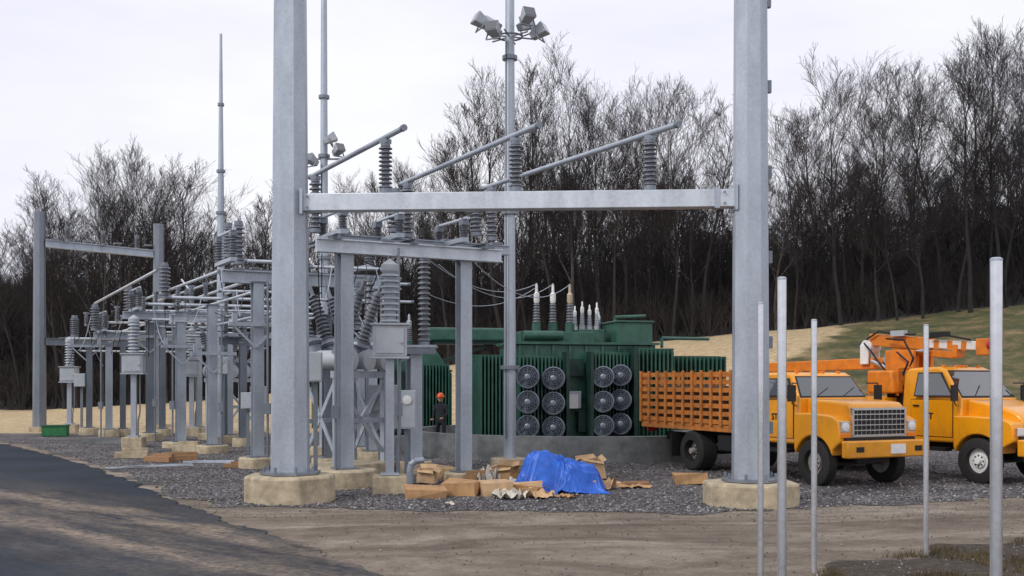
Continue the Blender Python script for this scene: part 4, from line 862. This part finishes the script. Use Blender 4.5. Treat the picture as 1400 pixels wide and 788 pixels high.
for pts in ([(-2.6,-.3,2.3),(-2.3,-.4,2.8),(-2.6,-.38,3.25),(-3.2,-.3,3.3)],[(-2.8,-.4,2.2),(-3.2,-.45,2.6),(-3.6,-.4,3.0),(-3.9,-.3,3.2)],[(-2.0,-.2,3.28),(-1.5,-.2,3.32),(-.9,-.15,3.2)],[(-3.9,-.22,3.3),(-3.5,-.22,3.5),(-3.0,-.2,3.4),(-2.4,-.2,3.38)],[(-2.4,-.7,2.3),(-2.2,-.7,2.7),(-2.7,-.5,2.95)]):
    m=MB(); m.path(pts,.025); m.build('hose',BLK,t)
m=MB(); m.prism([(-2.3,1.95),(-2.36,2.5),(-3.1,2.5),(-3.1,1.95)],-1.1,-.55); m.build('bucket',BOOM,t,bevel=.05)
# ------------------------------------------------------------ person
t=thing('person','person in dark clothes and orange hard hat beside the second green transformer','person',(GX(603,36.5),36.5,0),R(-20))
def person(t):
    me=bpy.data.meshes.new('body'); J=[((0,0,.95),.14),((0,0,1.15),.14),((0,-.02,1.35),.17),((0,-.03,1.48),.07),((0,-.04,1.56),.055),
     ((.19,-.02,1.41),.07),((.25,-.06,1.13),.052),((.16,-.26,1.02),.04),((-.19,-.02,1.41),.07),((-.26,-.05,1.13),.052),((-.2,-.22,.98),.04),
     ((.1,0,.88),.1),((.12,-.03,.48),.075),((.12,.02,.09),.055),((.12,-.14,.04),.045),((-.1,0,.88),.1),((-.13,.02,.48),.075),((-.14,.06,.09),.055),((-.14,-.1,.04),.045)]
    E=[(0,1),(1,2),(2,3),(3,4),(2,5),(5,6),(6,7),(2,8),(8,9),(9,10),(0,11),(11,12),(12,13),(13,14),(0,15),(15,16),(16,17),(17,18)]
    me.from_pydata([j[0] for j in J],E,[]); o=bpy.data.objects.new('body',me); COL.objects.link(o); o.parent=t; me.materials.append(CLOTH)
    o.modifiers.new('s','SKIN')
    bm=bmesh.new(); bm.from_mesh(me); ly=bm.verts.layers.skin.verify()
    for i,v in enumerate(bm.verts): v[ly].radius=(J[i][1],J[i][1]*.85); v[ly].use_root=(i==0)
    bm.to_mesh(me); bm.free(); o.modifiers.new('u','SUBSURF').levels=1; o.modifiers['u'].render_levels=1
    m=MB(); m.lathe((0,-.05,1.54),(0,-.05,1.79),[(0,.04),(.12,.075),(.4,.095),(.7,.1),(.9,.075),(1,.03)],14); m.box((0,-.155,1.66),(.025,.03,.04)); m.box((.098,-.05,1.66),(.02,.03,.05)); m.box((-.098,-.05,1.66),(.02,.03,.05)); m.build('head',SKIN,t)
    m=MB(); m.lathe((0,-.05,1.70),(0,-.05,1.86),[(0,.15),(.08,.15),(.1,.128),(.5,.12),(.8,.085),(1,.03)],16); m.build('hard_hat',HAT,t)
    for bx,by,bz in ((.16,-.27,1.02),(-.2,-.23,.98)):
        m=MB(); m.box((bx,by-.04,bz-.01),(.08,.09,.035))
        for k in range(4): x=bx-.03+k*.02; m.path([(x,by-.08,bz-.01),(x,by-.115-.006*(k%3),bz-.02),(x,by-.13-.006*(k%3),bz-.045)],.009,5)
        m.path([(bx+.04,by-.03,bz),(bx+.065,by-.06,bz-.01),(bx+.06,by-.09,bz-.025)],.01,5)
        m.build('hand',SKIN,t)
person(t)
# ------------------------------------------------------------ boxes, tarp, debris
def crush(m,k,seed):
    m.v=[(v[0]+k*noise.noise(V((v[0]*3,v[1]*3,v[2]*3+seed))),v[1]+k*noise.noise(V((v[0]*3+9,v[1]*3,v[2]*3+seed))),max(.01,v[2]+k*1.2*noise.noise(V((v[0]*3,v[1]*3+9,v[2]*3+seed))))) for v in m.v]
def carton(label,px,py,w,d,h,rz,mat=CARD,open_=True,tilt=0,ck=.09):
    Y=CH*F/(py-HZ)+d*.5; t=thing('cardboard_box',label,'cardboard box',(GX(px,Y),Y,0),rz); k=.012; sd=random.uniform(0,99); h*=.9
    m=MB(); m.box((0,-d/2,h/2),(w,k,h)); m.box((0,d/2,h/2),(w,k,h)); m.box((-w/2+.006,0,h/2),(k,d-.03,h)); m.box((w/2-.006,0,h/2),(k,d-.03,h)); m.box((0,0,.03),(w-.03,d-.03,.02))
    if not open_: m.box((0,0,h-.01),(w-.03,d-.03,.02))
    crush(m,ck,sd); m.build('carton',mat,t,smooth=False); t.rotation_euler=(R(random.uniform(-4,4)),R(tilt),rz)
    if open_:
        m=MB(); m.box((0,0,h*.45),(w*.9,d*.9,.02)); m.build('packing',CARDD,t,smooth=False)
        for (a0,a1_,ww) in (((0,-d/2,h),(0,-d/2-d*.3*random.random(),h-d*.3*random.uniform(-.6,1)),w*.96),((0,d/2,h),(0,d/2+d*.2,h+d*.3),w*.96),((w/2,0,h),(w/2+d*.3,0,h+d*.25*random.uniform(-1,1)),d*.9),((-w/2,0,h),(-w/2-d*.3,0,h-d*.2*random.random()),d*.9)):
            m=MB(); m.bar(a0,a1_,ww,.008); crush(m,ck,sd); m.build('flap',CARD2,t,smooth=False)
for a in (('flattened low cardboard box at the left front of the heap',582,683,.8,.4,.2,.1,CARD),('open cardboard box in the front row beside the flattened box',632,679,.66,.42,.33,-.3,CARD),('small carton behind the front row, left of the heap, closed',606,657,.55,.4,.34,.3,CARD2),
 ('upright carton near the bent grey pipe',583,663,.4,.35,.38,-.1,CARD2),('closed box left of the blue tarp',678,679,.60,.45,.32,.3,CARD2),('wide low carton in front of the blue tarp, pale',716,680,.6,.4,.17,-.2,CARD),
 ('small closed box in front of the right half of the blue tarp',797,675,.50,.35,.27,.1,CARD2),('tall tan carton leaning behind the right end of the tarp',806,658,.55,.4,.5,.4,CARD2),('closed brown box left of the right concrete footing',944,664,.68,.35,.24,.05,CARD),('closed carton between the front boxes and the tarp, farther back',655,662,.55,.4,.32,.2,CARD),('battered carton behind the heap near the slim post footing',690,655,.5,.4,.26,-.5,CARD)):
    carton(*a,open_='closed' not in a[0] and 'flattened' not in a[0])
def scrap(label,px,py,s,mat,h=.12):
    Y=CH*F/(py-HZ)+.1; sd=random.uniform(0,99); n=10; m=MB(); a=random.uniform(0,3)
    for j in range(n+1):
        for i in range(n+1):
            x=(i/n-.5)*s*1.3; y=(j/n-.5)*s; e=1+.3*noise.noise(V((i*.5,j*.5,sd))); z=.02+h*abs(noise.noise(V((x*4/s,y*3/s,sd))))*2; m.v.append((x*e*math.cos(a)-y*e*math.sin(a),x*e*math.sin(a)+y*e*math.cos(a),z))
    for j in range(n):
        for i in range(n): q=j*(n+1)+i; m.f.append((q,q+1,q+n+2,q+n+1))
    o=m.build('cardboard_scrap',mat,ang=25); o.location=(GX(px,Y),Y,0); tag(o,label,'cardboard scrap')
for a in (('torn cardboard sheet at the far left end of the heap',560,676,.35,CARD2,.08),('pale crumpled sheet left of the blue tarp foot',698,684,.45,PAPER,.14),('torn pale sheet beside the blue tarp front',737,682,.45,CARD2,.12),('white crumpled sheet poking from under the tarp at left',712,670,.5,PAPER,.2),('torn brown sheet in front of the right tarp box',775,682,.3,CARD,.06),('torn cardboard leaning over the right end of the tarp',824,670,.45,CARD2,.2),('flat cardboard sheet on the gravel right of the tarp',868,668,.5,CARD,.05),('crumpled wrapper on the heap top left of the tarp',668,662,.4,PAPER,.28),('small pale scrap on the gravel in front of the heap',615,692,.15,PAPER,.04)):
    scrap(*a)
tp=V((GX(765,22.0),22.0,0)); m=MB(); nx2,ny2=170,110
def ridge(p): return 1-abs(noise.noise(p))*2
for j in range(ny2+1):
    for i in range(nx2+1):
        a=(i/nx2-.5)*2; b=(j/ny2-.5)*2; x=a*.95; y=b*.62
        ax_=abs(a)+.10*noise.noise(V((b*2.2,a,7))); by_=abs(b)+.12*noise.noise(V((a*2.5,b,17)))
        e=1/(1+math.exp((ax_-.84)*13)); e*=1/(1+math.exp((by_-.70)*9))
        top=.56+.22*math.exp(-((a+.45)**2)/.12)+.07*math.exp(-((a-.1)**2)/.05)-.25*max(0,a-.35)
        z=top*e
        qx=x+.25*noise.noise(V((x*2,y*2,3))); qy=y+.25*noise.noise(V((x*2,y*2,13)))
        z+=(.09*ridge(V((qx*2.4+qy*1.2,qy*2.0,1.3)))-.05)*(.35+e)
        z+=.055*(ridge(V((qx*4.6-qy*4,qy*4.2+qx,4.1)))-.4)*(.4+e)+.026*(ridge(V((qx*10+qy*8,qy*9,8.1)))-.4)+.011*(ridge(V((qx*22,qy*20,2.1)))-.4)
        x+=.12*noise.noise(V((x*2.2,y*2.2,9))); y+=.12*noise.noise(V((x*2.2,y*2.2,19)))
        m.v.append((x,y-.12*z,max(z,.012+.03*abs(noise.noise(V((x*8,y*8,0)))))))
for j in range(ny2):
    for i in range(nx2): q=j*(nx2+1)+i; m.f.append((q,q+1,q+nx2+2,q+nx2+1))
o=m.build('tarpaulin',TARP,ang=50); o.location=tp; tag(o,'crumpled bright blue tarp thrown over a heap of boxes','tarp')
def plank(label,px,py,L,w,h,rz,mat=WOOD,z=0):
    Y=CH*F/(py-HZ); m=MB(); m.box((0,0,h/2+.015+z),(L,w,h)); 
    m.box((L*.1,.02,h*1.3+.012+z),(L*.8,w*.5,h*.6),rz=.12)
    o=m.build('wood_planks',mat,smooth=False,bevel=.004); o.location=(GX(px,Y),Y,0); o.rotation_euler=(0,0,rz); tag(o,label,'wood')
plank('loose planks on the gravel right of the blue tarp',865,664,.7,.14,.05,.1); plank('timber blocks under the thick near post footings at far left',240,630,1.2,.3,.14,.3); plank('brown timbers lying just left of the thick left column footing',218,632,.8,.3,.14,-.3)
plank('pale board lying at the left gravel edge',180,627,.9,.3,.18,.2,CONC); plank('short grey bar beside the thick post footing left of the thick column',285,634,1.4,.12,.05,-.1,STEEL)
plank('grey offcut lying near the small left posts',140,608,1.4,.3,.12,.1,CONCG)
plank('brown timber offcut between the left footing and the post behind it',330,640,.9,.2,.1,.2,WOOD); plank('grey block on the gravel below the left pair of posts',255,618,.8,.4,.2,-.2,CONC); plank('thin pale pipe lying along the left gravel edge',205,640,2.2,.06,.04,.5,STEELB)
Y=CH*F/(597-HZ); t=thing('green_crate','small bright green crate on the gravel near the far left column','crate',(GX(76,Y),Y,0),.2)
m=MB(); m.box((0,0,.22),(.95,.6,.4)); m.build('body',simple('crate_green',(.02,.16,.05),.6,var=.2),t,smooth=False,bevel=.02); m=MB(); m.box((0,0,.44),(1.0,.65,.05)); m.build('rim',simple('crate_green_dark',(.015,.1,.04),.6,var=.2),t,smooth=False)
Yp=22.6; x0=GX(560,Yp); m=MB(); m.path([(x0,Yp,-.1),(x0,Yp,.35),(x0+.03,Yp,.5),(x0+.12,Yp,.58),(x0+.3,Yp,.6)],.07,12); tag(m.build('conduit_pipe',STEEL),'bent grey conduit rising from the gravel beside the near instrument stand','pipe')
Yp=24; x0=GX(478,Yp); m=MB(); m.path([(x0,Yp,0),(x0,Yp,.8),(x0+.05,Yp,1.2),(x0+.05,Yp,2.6)],.05,10); tag(m.build('conduit_pipe',STEELD),'straight grey conduit rising beside the post under the raised switch frame','pipe')
